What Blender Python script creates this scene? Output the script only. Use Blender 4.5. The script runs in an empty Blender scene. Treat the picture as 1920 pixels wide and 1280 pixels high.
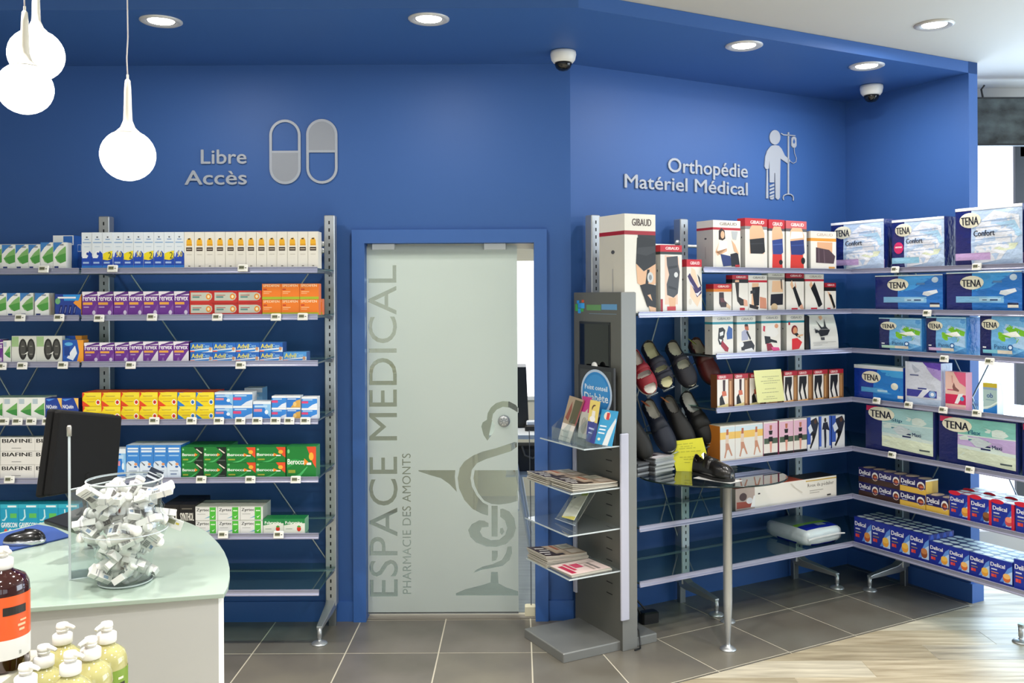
import bpy, bmesh, math, random
from mathutils import Vector, Matrix, noise
random.seed(7)
SC = bpy.context.scene
COL = SC.collection
PI = math.pi
def lin(c):
    return c/12.92 if c <= .04045 else ((c+.055)/1.055)**2.4
def hexc(h):
    h = h.lstrip('#'); return tuple(lin(int(h[i:i+2], 16)/255) for i in (0, 2, 4)) + (1,)

# ---------------------------------------------------------------- camera, world, lights, exposure
F, CX, CY, H, R = 1715., 972., 554., 1.73, math.radians(.27)
cam = bpy.data.cameras.new('camera'); camo = bpy.data.objects.new('camera', cam); COL.objects.link(camo)
cam.sensor_width = 36; cam.lens = F/1920*36; cam.clip_start = .05
cam.shift_x = (960-CX)/1920; cam.shift_y = -(640-CY)/1920
camo.matrix_world = Matrix.Translation((0, 0, H)) @ Matrix.Rotation(math.radians(90), 4, 'X') @ Matrix.Rotation(-R, 4, 'Z')
SC.camera = camo
SC.view_settings.view_transform = 'Standard'; SC.view_settings.look = 'None'
SC.view_settings.gamma = 1; SC.view_settings.use_curve_mapping = False
SC.view_settings.exposure = 0.12
SC.cycles.max_bounces = 7; SC.cycles.diffuse_bounces = 4; SC.cycles.glossy_bounces = 3
SC.cycles.transmission_bounces = 6; SC.cycles.transparent_max_bounces = 14
SC.cycles.caustics_reflective = False; SC.cycles.caustics_refractive = False
SC.cycles.sample_clamp_indirect = 4.0; SC.cycles.use_denoising = True
W = bpy.data.worlds.new('world'); SC.world = W; W.use_nodes = True
W.node_tree.nodes['Background'].inputs[0].default_value = (.84, .92, 1, 1)
W.node_tree.nodes['Background'].inputs[1].default_value = 1.8
CEIL, SOFF = 3.03, 2.965
LAMPK = 1.0
def area(name, loc, rot, size, power, col=(1, .95, .88), sy=None, spread=None):
    l = bpy.data.lights.new(name, 'AREA'); l.energy = power*LAMPK; l.color = col[:3]
    l.shape = 'DISK' if sy is None else 'RECTANGLE'; l.size = size
    if sy: l.size_y = sy
    if spread: l.spread = math.radians(spread)
    o = bpy.data.objects.new(name, l); COL.objects.link(o); o.location = loc; o.rotation_euler = rot
    return o
# the shop's ceiling downlights: those over the camera and behind it (fixtures for the visible ones are built below)
SHOP_LIGHTS = [(-3.0, 2.5), (-1.6, 2.55), (-.3, 2.6), (1.0, 2.6), (2.6, 2.7), (-2.4, 1.0), (-.8, 1.0), (.8, 1.0), (2.4, 1.1), (-1.6, -.8), (.2, -.8), (2.0, -.8)]
for x, y in SHOP_LIGHTS:
    area('shop_downlight', (x, y, CEIL-.012), (0, 0, 0), .13, 22, (1, .965, .925), spread=124)
# daylight entering by the shop windows on the right
area('right_window_daylight', (5.5, 3.4, 1.55), (0, math.radians(90), 0), 2.1, 95, (.74, .87, 1), sy=3.2)

# ---------------------------------------------------------------- projection helpers (used once, to find real positions on real planes)
def ray(u, v):
    a = u-CX; b = CY-v
    return ((a*math.cos(R)+b*math.sin(R))/F, 1., (-a*math.sin(R)+b*math.cos(R))/F)
def atz(u, v, z=0.):
    d = ray(u, v); k = (z-H)/d[2]; return Vector((d[0]*k, d[1]*k, z))
def aty(u, v, Y):
    d = ray(u, v); return Vector((d[0]*Y, Y, H+d[2]*Y))
class Frame:
    def __init__(s, x, y, ang):
        s.x, s.y, s.a = x, y, math.radians(ang)
        s.tx, s.ty = math.cos(s.a), math.sin(s.a); s.nx, s.ny = s.ty, -s.tx
    def w(s, t, off, z=0.): return Vector((s.x+t*s.tx+off*s.nx, s.y+t*s.ty+off*s.ny, z))
    def hit(s, u, v, off):
        d = ray(u, v); ox, oy = s.x+off*s.nx, s.y+off*s.ny
        k = (ox*s.nx+oy*s.ny)/(d[0]*s.nx+d[1]*s.ny)
        return ((d[0]*k-ox)*s.tx+(d[1]*k-oy)*s.ty, H+d[2]*k)
    def loc(s, x, y): return ((x-s.x)*s.tx+(y-s.y)*s.ty, (x-s.x)*s.nx+(y-s.y)*s.ny)
FA = Frame(0, 4.88, 0); FB = Frame(.281, 4.88, 28.8); FC = Frame(2.109, 5.885, -61.2); FK = Frame(.498, 4.44, 28.8)
LB = 2.086

# ---------------------------------------------------------------- materials
MATS = {}
def bsdf(m): return m.node_tree.nodes['Principled BSDF']
def mat(h, rough=.5, metal=0., name=None, spec=.5, coat=0., emit=0., trans=0., bump=None, var=None):
    key = (h, rough, metal, spec, coat, emit, trans, bump, var)
    if key in MATS: return MATS[key]
    m = bpy.data.materials.new(name or 'm_'+h.strip('#')); m.use_nodes = True
    b = bsdf(m); b.inputs['Base Color'].default_value = hexc(h)
    b.inputs['Roughness'].default_value = rough; b.inputs['Metallic'].default_value = metal
    b.inputs['Specular IOR Level'].default_value = spec; b.inputs['Coat Weight'].default_value = coat
    if emit:
        b.inputs['Emission Color'].default_value = hexc(h); b.inputs['Emission Strength'].default_value = emit
    if trans: b.inputs['Transmission Weight'].default_value = trans
    nt = m.node_tree
    if bump or var:
        tc = nt.nodes.new('ShaderNodeTexCoord')
    if bump:
        n = nt.nodes.new('ShaderNodeTexNoise'); n.inputs['Scale'].default_value = bump[0]; n.inputs['Detail'].default_value = 4
        bp = nt.nodes.new('ShaderNodeBump'); bp.inputs['Strength'].default_value = bump[1]; bp.inputs['Distance'].default_value = bump[2]
        nt.links.new(tc.outputs['Object'], n.inputs['Vector']); nt.links.new(n.outputs['Fac'], bp.inputs['Height']); nt.links.new(bp.outputs['Normal'], b.inputs['Normal'])
    if var:   # colour variation: (scale, other colour, detail, stretch xyz)
        mp = nt.nodes.new('ShaderNodeMapping'); mp.inputs['Scale'].default_value = var[3]
        n2 = nt.nodes.new('ShaderNodeTexNoise'); n2.inputs['Scale'].default_value = var[0]; n2.inputs['Detail'].default_value = var[2]
        cr = nt.nodes.new('ShaderNodeValToRGB'); cr.color_ramp.elements[0].position = .32; cr.color_ramp.elements[1].position = .68
        cr.color_ramp.elements[0].color = hexc(h); cr.color_ramp.elements[1].color = hexc(var[1])
        nt.links.new(tc.outputs['Object'], mp.inputs['Vector']); nt.links.new(mp.outputs['Vector'], n2.inputs['Vector'])
        nt.links.new(n2.outputs['Fac'], cr.inputs['Fac']); nt.links.new(cr.outputs['Color'], b.inputs['Base Color'])
    MATS[key] = m
    return m
def clear_mat(name, tint, gloss=.12, rough=.02, alpha=.9, body=None):
    m = bpy.data.materials.new(name); m.use_nodes = True; nt = m.node_tree; nt.nodes.clear()
    out = nt.nodes.new('ShaderNodeOutputMaterial'); mx = nt.nodes.new('ShaderNodeMixShader')
    tr = nt.nodes.new('ShaderNodeBsdfTransparent'); tr.inputs[0].default_value = hexc(tint)
    gl = nt.nodes.new('ShaderNodeBsdfGlossy'); gl.inputs['Roughness'].default_value = rough; gl.inputs[0].default_value = (1, 1, 1, 1)
    fr = nt.nodes.new('ShaderNodeFresnel'); fr.inputs[0].default_value = 1.5
    mu = nt.nodes.new('ShaderNodeMath'); mu.operation = 'MULTIPLY_ADD'; mu.inputs[1].default_value = 1.0; mu.inputs[2].default_value = gloss-.04
    mu.use_clamp = True
    ge = nt.nodes.new('ShaderNodeNewGeometry'); sb = nt.nodes.new('ShaderNodeMath'); sb.operation = 'SUBTRACT'; sb.inputs[0].default_value = 1
    m3 = nt.nodes.new('ShaderNodeMath'); m3.operation = 'MULTIPLY'; nt.links.new(ge.outputs['Backfacing'], sb.inputs[1])
    nt.links.new(fr.outputs[0], mu.inputs[0]); nt.links.new(mu.outputs[0], m3.inputs[0]); nt.links.new(sb.outputs[0], m3.inputs[1]); nt.links.new(m3.outputs[0], mx.inputs[0])
    nt.links.new(tr.outputs[0], mx.inputs[1]); nt.links.new(gl.outputs[0], mx.inputs[2])
    last = mx
    if alpha < 1:
        df = nt.nodes.new('ShaderNodeBsdfDiffuse'); df.inputs[0].default_value = hexc(body or tint)
        m2 = nt.nodes.new('ShaderNodeMixShader'); m2.inputs[0].default_value = 1-alpha
        nt.links.new(mx.outputs[0], m2.inputs[1]); nt.links.new(df.outputs[0], m2.inputs[2]); last = m2
    nt.links.new(last.outputs[0], out.inputs[0])
    return m
BLUE = mat('#365d9c', .52, name='blue_wall_paint', spec=.35, bump=(60, .05, .002))
BLUEF = mat('#3862a6', .4, name='blue_gloss_paint', spec=.45)
WHITEC = mat('#b6b4ae', .8, name='ceiling_paint')
OFFW = mat('#d6cfb8', .8, name='office_paint')
SILV = mat('#b9bcbd', .38, .75, name='silver_metal')
SILVD = mat('#7d8284', .4, .7, name='dark_silver_metal')
ALU = mat('#a3a5bd', .3, .4, name='shelf_rail_aluminium')
SLOT = mat('#0c0d10', .8, name='slot_dark')
GLASS = clear_mat('shelf_glass', '#cfe6e2', .08, .02, .97, '#9fc4c0')
ACRY = clear_mat('clear_acrylic', '#eef3f4', .09, .03, .96, '#dfe8ea')
ACRYE = mat('#c6cfd2', .2, name='acrylic_edge')
WPLAS = mat('#e6e5df', .4, name='white_plastic')
BLK = mat('#0d0d0e', .4, name='black_plastic')
KGREY = mat('#74757a', .38, .45, name='kiosk_grey_metal')

# ---------------------------------------------------------------- mesh building
class MB:
    def __init__(s): s.v = []; s.f = []; s.mi = []; s.ms = []; s.sm = []
    def m(s, mt):
        if mt not in s.ms: s.ms.append(mt)
        return s.ms.index(mt)
    def add(s, vs, fs, mt, smooth=False):
        b = len(s.v); s.v += [tuple(p) for p in vs]; k = s.m(mt)
        for f in fs: s.f.append(tuple(b+i for i in f)); s.mi.append(k); s.sm.append(smooth)
        return s
    def box(s, x0, x1, y0, y1, z0, z1, mt, M=None):
        vs = [Vector((x, y, z)) for z in (z0, z1) for y in (y0, y1) for x in (x0, x1)]
        if M: vs = [M @ p for p in vs]
        return s.add(vs, [(0, 2, 3, 1), (4, 5, 7, 6), (0, 1, 5, 4), (2, 6, 7, 3), (0, 4, 6, 2), (1, 3, 7, 5)], mt)
    def rbox(s, x0, x1, y0, y1, z0, z1, mt, r=.004, M=None):   # box with chamfered vertical and top edges
        pts = []
        for (zz, ins) in ((z0, 0), (z1-r, 0), (z1, r)):
            X0, X1, Y0, Y1 = x0+ins, x1-ins, y0+ins, y1-ins
            for (x, y) in ((X0+r, Y0), (X1-r, Y0), (X1, Y0+r), (X1, Y1-r), (X1-r, Y1), (X0+r, Y1), (X0, Y1-r), (X0, Y0+r)):
                pts.append(Vector((x, y, zz)))
        if M: pts = [M @ p for p in pts]
        fs = [tuple(reversed(range(8))), tuple(range(16, 24))]
        for L in (0, 8):
            for i in range(8): fs.append((L+i, L+(i+1) % 8, L+8+(i+1) % 8, L+8+i))
        return s.add(pts, fs, mt)
    def prism(s, poly, d0, d1, mt, axes='xz', M=None):
        """poly in a plane, extruded along the third axis from d0 to d1"""
        def P(a, b, c): return {'xz': (a, c, b), 'xy': (a, b, c), 'yz': (c, a, b)}[axes]
        n = len(poly); vs = [Vector(P(a, b, d0)) for a, b in poly]+[Vector(P(a, b, d1)) for a, b in poly]
        if M: vs = [M @ p for p in vs]
        fs = [tuple(range(n)), tuple(reversed(range(n, 2*n)))]
        for i in range(n): fs.append(((i+1) % n, i, n+i, n+(i+1) % n))
        return s.add(vs, fs, mt)
    def tube(s, path, r, mt, n=8, cap=True):
        path = [Vector(p) for p in path]; rs = r if isinstance(r, (list, tuple)) else [r]*len(path)
        vs = []; L = len(path); pu = None
        for i, p in enumerate(path):
            d = (path[min(i+1, L-1)]-path[max(i-1, 0)]).normalized()
            u = d.cross(Vector((0, 0, 1)) if abs(d.z) < .95 else Vector((1, 0, 0))) if pu is None else pu-d*pu.dot(d)
            u.normalize(); pu = u; w = d.cross(u)
            for k in range(n):
                a = 2*PI*k/n; vs.append(p+(u*math.cos(a)+w*math.sin(a))*rs[i])
        fs = []
        for i in range(L-1):
            for k in range(n): fs.append((i*n+k, i*n+(k+1) % n, (i+1)*n+(k+1) % n, (i+1)*n+k))
        s.add(vs, fs, mt, True)
        if cap: s.add(vs[:n], [tuple(range(n))], mt); s.add(vs[-n:], [tuple(reversed(range(n)))], mt)
        return s
    def lathe(s, prof, mt, n=24, c=(0, 0, 0), sy=1., smooth=True, M=None, caps=True):
        vs = []
        for r, z in prof:
            for k in range(n):
                a = 2*PI*k/n; vs.append(Vector((c[0]+r*math.cos(a), c[1]+r*sy*math.sin(a), c[2]+z)))
        if M: vs = [M @ p for p in vs]
        fs = []
        for i in range(len(prof)-1):
            for k in range(n): fs.append((i*n+k, i*n+(k+1) % n, (i+1)*n+(k+1) % n, (i+1)*n+k))
        if caps and prof[0][0] > 1e-6: fs.append(tuple(reversed(range(n))))
        if caps and prof[-1][0] > 1e-6: fs.append(tuple(range((len(prof)-1)*n, len(prof)*n)))
        return s.add(vs, fs, mt, smooth)
    def mesh(s, name):
        me = bpy.data.meshes.new(name); me.from_pydata(s.v, [], s.f)
        for m_ in s.ms: me.materials.append(m_)
        me.polygons.foreach_set('material_index', s.mi); me.polygons.foreach_set('use_smooth', s.sm)
        me.update(); return me
    def build(s, name, parent=None, loc=None, rz=None, rot=None, scale=None, recalc=True, bevel=None):
        me = s.mesh(name)
        if recalc:
            bm = bmesh.new(); bm.from_mesh(me); bmesh.ops.recalc_face_normals(bm, faces=bm.faces); bm.to_mesh(me); bm.free()
        o = link(name, me, parent, loc, rz, rot, scale)
        if bevel:
            md = o.modifiers.new('edge', 'BEVEL'); md.width = bevel; md.segments = 2; md.limit_method = 'ANGLE'
        return o
def link(name, data, parent=None, loc=None, rz=None, rot=None, scale=None):
    o = bpy.data.objects.new(name, data); COL.objects.link(o)
    if parent: o.parent = parent
    if loc is not None: o.location = loc
    if rz is not None: o.rotation_euler = (0, 0, rz)
    if rot is not None: o.rotation_euler = rot
    if scale is not None: o.scale = scale
    return o
def tag(o, label, cat, group=None, kind=None):
    o['label'] = label; o['category'] = cat
    if group: o['group'] = group
    if kind: o['kind'] = kind
    return o
def empty(name, loc, rz=0., label=None, cat=None, group=None):
    o = link(name, None, None, loc, rz); o.empty_display_size = .1
    if label: tag(o, label, cat, group)
    return o
def structure(o, label=None):
    o['kind'] = 'structure'
    if label: o['label'] = label
    return o

# ---------------------------------------------------------------- text
_TX = {}
def _textmesh(s, bold=False, extrude=0., res=3):
    k = (s, bold, extrude, res)
    if k in _TX: return _TX[k]
    cu = bpy.data.curves.new('t', 'FONT'); cu.body = s; cu.resolution_u = res; cu.extrude = extrude
    if bold and not extrude: cu.offset = .018
    o = bpy.data.objects.new('t', cu); COL.objects.link(o)
    dg = bpy.context.evaluated_depsgraph_get()
    me = bpy.data.meshes.new_from_object(o.evaluated_get(dg))
    vs = [tuple(v.co) for v in me.vertices]; fs = [tuple(p.vertices) for p in me.polygons]
    bpy.data.objects.remove(o); bpy.data.curves.remove(cu); bpy.data.meshes.remove(me)
    xs = [v[0] for v in vs] or [0, 1]; ys = [v[1] for v in vs] or [0, 1]
    _TX[k] = (vs, fs, min(xs), max(xs), min(ys), max(ys)); return _TX[k]
CAPH = None
def unit_text(s, bold=False):
    vs, fs, x0, x1, y0, y1 = _textmesh(s, bold, 0., 1 if len(s) > 8 else 2)
    return [((x-x0)/(x1-x0), (y-y0)/(y1-y0)) for x, y, _ in vs], fs

# ---------------------------------------------------------------- printed packaging: unit solids (front at y=0) carrying their print as thin coloured faces
DES = {}
def PR(h): return mat(h, .42, name='print_'+h.strip('#'), spec=.45)
def PF(h): return mat(h, .25, name='film_'+h.strip('#'), spec=.6, bump=(7, .35, .02))
class Design:
    def __init__(s, base, front=(), right=None, left=None, top=None, film=False, bulge=0., tops=(), sides=()):
        s.mb = MB(); s.film = film; s.bg = bulge; P = PF if film else PR; s.P = P
        if not bulge:
            vs = [(0, 0, 0), (1, 0, 0), (1, 1, 0), (0, 1, 0), (0, 0, 1), (1, 0, 1), (1, 1, 1), (0, 1, 1)]
            s.mb.add(vs, [(0, 1, 5, 4)], P(base)); s.mb.add(vs, [(1, 2, 6, 5)], P(right or base)); s.mb.add(vs, [(3, 0, 4, 7)], P(left or right or base))
            s.mb.add(vs, [(4, 5, 6, 7)], P(top or base)); s.mb.add(vs, [(0, 3, 2, 1), (2, 3, 7, 6)], P(base))
        else: s.pillow(base, right or base, top or base)
        for i, d in enumerate(front): s.dec(d, i, 'F')
        for i, d in enumerate(tops): s.dec(d, i, 'T')
        for i, d in enumerate(sides): s.dec(d, i, 'R'); s.dec(d, i, 'L')
        s.me = None
    def b(s, u, v):
        if not s.bg: return 0.
        e = min(1, 6*min(u, 1-u))*min(1, 6*min(v, 1-v))
        return -s.bg*(e**.5)*(1+.25*math.sin(u*9+v*4)*math.sin(v*13))
    def pillow(s, base, side, top):
        N = 14; vs = []; fs = []
        for j in range(N+1):
            for i in range(N+1):
                u, v = i/N, j/N; vs.append((u, s.b(u, v), v))
        for j in range(N):
            for i in range(N): fs.append((j*(N+1)+i, j*(N+1)+i+1, (j+1)*(N+1)+i+1, (j+1)*(N+1)+i))
        s.mb.add(vs, fs, s.P(base), True)
        D = 8
        def strip(fn, mt):
            vs = []; fs = []
            for j in range(D+1):
                for i in range(D+1): vs.append(fn(i/D, j/D))
            for j in range(D):
                for i in range(D): fs.append((j*(D+1)+i, j*(D+1)+i+1, (j+1)*(D+1)+i+1, (j+1)*(D+1)+i))
            s.mb.add(vs, fs, mt, True)
        bl = lambda a, c: .012*(min(1, 5*min(a, 1-a))*min(1, 5*min(c, 1-c)))**.5*(1+.5*math.sin(a*17+c*7))
        strip(lambda a, c: (1+bl(a, c), a, c), s.P(side)); strip(lambda a, c: (-bl(a, c), a, c), s.P(side))
        strip(lambda a, c: (a, c, 1+.6*bl(a, c)), s.P(top)); s.mb.add([(0, 0, 0), (1, 0, 0), (1, 1, 0), (0, 1, 0), (0, 1, 1), (1, 1, 1)], [(0, 3, 2, 1), (3, 4, 5, 2)], s.P(side))
    def dec(s, d, i, face):
        k = d[0]; e = .0015+.0009*i+(.003 if k == 't' and s.bg else 0)
        def P3(u, v):
            if face == 'F': return (u, s.b(u, v)-e-(.006 if s.bg else 0), v)
            if face == 'T': return (u, v, 1+e)
            if face == 'R': return (1+e, u, v)
            return (-e, 1-u, v)
        M = s.P(d[-1]) if k != 't' else PR(d[6])
        if k == 'r':
            _, u0, v0, u1, v1, _c = d; n = 10 if (s.bg and face == 'F') else 1; vs = []; fs = []
            for j in range(n+1):
                for q in range(n+1): vs.append(P3(u0+(u1-u0)*q/n, v0+(v1-v0)*j/n))
            for j in range(n):
                for q in range(n): fs.append((j*(n+1)+q, j*(n+1)+q+1, (j+1)*(n+1)+q+1, (j+1)*(n+1)+q))
            s.mb.add(vs, fs, M)
        elif k in 'pe' and s.bg and face == 'F':
            pl = d[1] if k == 'p' else [(d[1]+d[3]*math.cos(2*PI*q/18), d[2]+d[4]*math.sin(2*PI*q/18)) for q in range(18)]
            bm = bmesh.new(); bm.faces.new([bm.verts.new((u, v, 0)) for u, v in pl]); bmesh.ops.triangulate(bm, faces=bm.faces)
            bmesh.ops.subdivide_edges(bm, edges=bm.edges, cuts=4, use_grid_fill=True); bm.verts.index_update()
            s.mb.add([P3(q.co.x, q.co.y) for q in bm.verts], [tuple(q.index for q in f.verts) for f in bm.faces], M); bm.free()
        elif k == 'p': s.mb.add([P3(u, v) for u, v in d[1]], [tuple(range(len(d[1])))], M)
        elif k == 'e':
            _, cu, cv, ru, rv, _c = d; n = 18
            s.mb.add([P3(cu+ru*math.cos(2*PI*q/n), cv+rv*math.sin(2*PI*q/n)) for q in range(n)], [tuple(range(n))], M)
        elif k == 't':
            _, tx, u0, v0, u1, v1, _c = d[:7]; vs, fs = unit_text(tx); e0 = e; q = .055*(u1-u0)/max(3, len(tx))
            for n_, dx in enumerate((0, q, -q) if len(d) > 7 else (0,)):
                e = e0+.0003*n_; s.mb.add([P3(u0+(u1-u0)*a+dx, v0+(v1-v0)*b_) for a, b_ in vs], fs, M)
    def mesh(s, name):
        if s.me is None: s.me = s.mb.mesh(name)
        return s.me
def strokes(a, b, seed, w=.012):     # word-like dashes for print too small to read
    q = random.Random(seed); out = []; x = a
    while x < b-w*.3:
        l = min(b-x, w*q.uniform(.5, 1.5)); out.append((x, x+l)); x += l+w*.25
    return out
def r(u0, v0, u1, v1, c): return ('r', u0, v0, u1, v1, c)
def p(pts, c): return ('p', pts, c)
def e(cu, cv, ru, rv, c): return ('e', cu, cv, ru, rv, c)
def t(s, u0, v0, u1, v1, c, bold=None): return ('t', s, u0, v0, u1, v1, c) + ((1,) if bold else ())
ORD = ['leftmost', 'second from left', 'third from left', 'fourth from left', 'fifth from left', 'sixth from left', 'seventh from left', 'eighth from left', 'ninth from left', 'tenth from left']
ORR = ['rightmost', 'second from right', 'third from right', 'fourth from right', 'fifth from right', 'sixth from right', 'seventh from right']
def ordn(i, n):
    if n == 1: return ''
    if n == 2: return ('left', 'right')[i]
    if i < (n+1)//2 or i == 0: return ORD[i]
    return ORR[n-1-i]
LAY = {1: [''], 2: ['lower', 'upper'], 3: ['bottom', 'middle', 'top']}
def lab(*xs): return ' '.join(' '.join(str(x) for x in xs if x).split())
def row(fr, off, z, us, vt, key, depth, name, desc, cat, place, layers=1, back=0, group=None, gap=.0012, jit=.006):
    """a row of packs on a shelf: us are the photographed edges, spread on the front plane; returns the boxes"""
    if isinstance(us, tuple): us = [us[0]+(us[1]-us[0])*i/us[2] for i in range(us[2]+1)]
    ts = [fr.hit(u, vt, off)[0] for u in us]; n = len(ts)-1
    h = (fr.hit((us[0]+us[-1])/2, vt, off)[1]-z)/layers
    keys = key if isinstance(key, list) else [key]*n; out = []
    for b_ in range(back+1):
        for L in range(layers):
            for i in range(n):
                w = ts[i+1]-ts[i]-gap; dz = random.uniform(-.002, .002) if not b_ else 0
                o = link(name, DES[keys[i]].mesh(name), None, fr.w(ts[i]+gap/2, off-b_*(depth+.003)+dz-.002, z+L*h), fr.a, None, (w, depth, h-.0006))
                st = LAY[layers][L]; bk = ('', 'behind', 'rearmost')[b_]
                dd = desc[i] if isinstance(desc, list) else desc
                pos = ordn(i, n)
                tag(o, lab(dd+',', pos, st, bk, place), cat, group or (desc if not isinstance(desc, list) else place)); out.append(o)
    return out
ZS = {1: 1.862, 2: 1.637, 3: 1.415, 4: 1.137, 5: .858, 6: .588, 7: .317}
ZP = {k: v+.0045 for k, v in ZS.items()}

# ================================================================ THE SETTING
def clip(poly, a, b, c):   # keep a*x+b*y>=c
    out = []
    for i in range(len(poly)):
        P_, Q = poly[i], poly[(i+1) % len(poly)]; dp, dq = a*P_[0]+b*P_[1]-c, a*Q[0]+b*Q[1]-c
        if dp >= 0: out.append(P_)
        if (dp >= 0) != (dq >= 0):
            k = dp/(dp-dq); out.append((P_[0]+(Q[0]-P_[0])*k, P_[1]+(Q[1]-P_[1])*k))
    return out
def parea(q): return abs(sum(q[i][0]*q[(i+1) % len(q)][1]-q[(i+1) % len(q)][0]*q[i][1] for i in range(len(q))))/2
DX0, DX1, DZ = -.8165, .084, 2.012        # door opening
CREASE = (.281, 4.88); CORNER = (2.109, 5.885); KINK = (.264, 3.93)
Cend = FC.w(.869, 0); Cend2 = FC.w(.869, -.077)
def structs():
    m = MB(); m.box(-4.6, DX0, 4.88, 5.0, 0, CEIL, BLUE); m.box(DX1, .281, 4.88, 5.0, 0, CEIL, BLUE); m.box(DX0, DX1, 4.88, 5.0, DZ, CEIL, BLUE)
    structure(m.build('wall_back'), 'blue painted wall with the frosted glass door')
    m = MB(); q = [FB.w(0, 0), FB.w(LB, 0), FB.w(LB+.07, -.08), FB.w(-.03, -.12)]; m.prism([(a.x, a.y) for a in q], 0, CEIL, BLUE, 'xy'); structure(m.build('wall_right_back'), 'angled blue wall behind the support boxes')
    m = MB(); q = [FC.w(0, 0), FC.w(.869, 0), FC.w(.869, -.077), FC.w(-.04, -.077)]; m.prism([(a.x, a.y) for a in q], 0, CEIL, BLUE, 'xy'); structure(m.build('wall_right'), 'short blue partition wall ending in a pale blue edge')
    m = MB(); m.box(-4.7, -4.6, -3.6, 8, 0, CEIL, WHITEC); structure(m.build('wall_left'))
    # shop front behind the camera: piers, sill and head around wide window openings
    m = MB(); m.box(-4.6, 5.6, -3.6, -3.5, 0, .5, WHITEC); m.box(-4.6, 5.6, -3.6, -3.5, 2.6, CEIL, WHITEC)
    for x in (-4.6, -1.4, 1.8, 5.2): m.box(x, x+.4, -3.6, -3.5, .5, 2.6, WHITEC)
    structure(m.build('wall_front'))
    m = MB(); m.box(5.6, 5.7, -3.6, 5.8, 0, .4, WHITEC); m.box(5.6, 5.7, -3.6, 5.8, 2.7, CEIL, WHITEC); m.box(5.6, 5.7, -3.6, 1.5, .4, 2.7, WHITEC)
    structure(m.build('wall_far_right'))
    m = MB(); m.box(-4.6, 5.6, -3.6, 3.93, CEIL, CEIL+.1, WHITEC); m.prism([(-4.6, 3.93), (5.6, 3.93), (5.6, 5.9), (2.0, 5.9), (.2, 4.9), (-4.6, 4.9)], CEIL+.0005, CEIL+.1, WHITEC, 'xy')
    structure(m.build('ceiling'), 'white ceiling')
    m = MB(); m.prism([(-4.6, 4.9), (.281, 4.9), KINK, (-4.6, KINK[1])], SOFF, CEIL-.001, BLUE, 'xy'); m.prism([(.281, 4.9), (CORNER[0], CORNER[1]+.02), (Cend.x, Cend.y), (Cend2.x, Cend2.y), KINK], SOFF, CEIL-.001, BLUE, 'xy')
    # the far corners hide in the walls; the front edge is the fascia
    structure(m.build('soffit'), 'blue dropped soffit over the shelves with a thin front edge')
    # baseboards
    m = MB(); m.box(-4.6, DX0-.068, 4.868, 4.88, 0, .107, BLUEF); structure(m.build('baseboard_back'))
    m = MB(); m.box(DX1+.069, .287, 4.868, 4.88, 0, .107, BLUEF); structure(m.build('baseboard_back'))
    m = MB(); q = [FB.w(0, 0), FB.w(LB, 0), FB.w(LB, .012), FB.w(.003, .012)]; m.prism([(a.x, a.y) for a in q], 0, .107, BLUEF, 'xy'); structure(m.build('baseboard_right_back'))
    m = MB(); q = [FC.w(.012, 0), FC.w(.012, .012), FC.w(.885, .012), FC.w(.885, -.09), FC.w(.02, -.09), FC.w(.02, -.077), FC.w(.869, -.077), FC.w(.869, 0)]
    m.prism([(a.x, a.y) for a in q[:]], 0, .107, BLUEF, 'xy'); structure(m.build('baseboard_right'))
    # door surround
    m = MB(); m.box(-.884, DX0, 4.856, 4.88, 0, 2.083, BLUEF); m.box(DX1, .152, 4.856, 4.88, 0, 2.083, BLUEF); m.box(DX0, DX1, 4.856, 4.88, DZ, 2.083, BLUEF)
    o = m.build('trim_1'); structure(o, 'blue frame around the glass door')
    # floor: grout bed, grey tiles in two directions, pale wood planks
    fl = MB(); fl.box(-4.6, 5.6, -3.6, 5.9, -.1, -.0012, mat('#c6bfac', .7, name='grout')); fl = fl.build('floor'); structure(fl, 'grey stone tiles meeting pale wood planks')
    TM = [mat(a, .3, var=(2.3, b, 8, (1, 1, 1)), bump=(30, .05, .002), spec=.45) for a, b in (('#5d5951', '#77716a'), ('#66615a', '#7b7568'), ('#605a50', '#737067'))]
    def piece(name, poly, mt, z1=0.):
        if len(poly) < 3 or parea(poly) < .002: return
        cx = sum(a[0] for a in poly)/len(poly); cy = sum(a[1] for a in poly)/len(poly)
        k = MB(); k.prism([(a[0]-cx, a[1]-cy) for a in poly], -.008, z1, mt, 'xy'); k.build(name, fl, (cx, cy, 0))
    g = .0034
    bx, by = .064/.259, -.251/.259          # bisector seam direction (towards the camera)
    nx_, ny_ = by, -bx                       # points to -x side
    cst = nx_*CREASE[0]+ny_*CREASE[1]
    random.seed(3)
    for i in range(-10, 3):
        for j in range(-2, 2):
            x0 = .0563+.452*i; y0 = 4.436+.452*j
            q = [(x0+g, y0+g), (x0+.452-g, y0+g), (x0+.452-g, y0+.452-g), (x0+g, y0+.452-g)]
            q = clip(q, 0, 1, 3.975); q = clip(q, nx_, ny_, cst+g); q = clip(q, 0, -1, -4.96)
            piece('tile', q, random.choice(TM))
    for i in range(-3, 5):
        for j in range(0, 3):
            t0 = .227+.4505*i; o0 = -.0105+.4505*j
            q = [FB.w(a, b) for a, b in ((t0+g, o0+g), (t0+.4505-g, o0+g), (t0+.4505-g, o0+.4505-g), (t0+g, o0+.4505-g))]; q = [(a.x, a.y) for a in q]
            q = clip(q, -nx_, -ny_, -cst+g)
            q = clip(q, -FB.nx, -FB.ny, -(FB.nx*FB.x+FB.ny*FB.y+.905)); q = clip(q, -FB.tx, -FB.ty, -(FB.tx*FB.x+FB.ty*FB.y+LB+.02))
            piece('tile', q, random.choice(TM))
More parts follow.
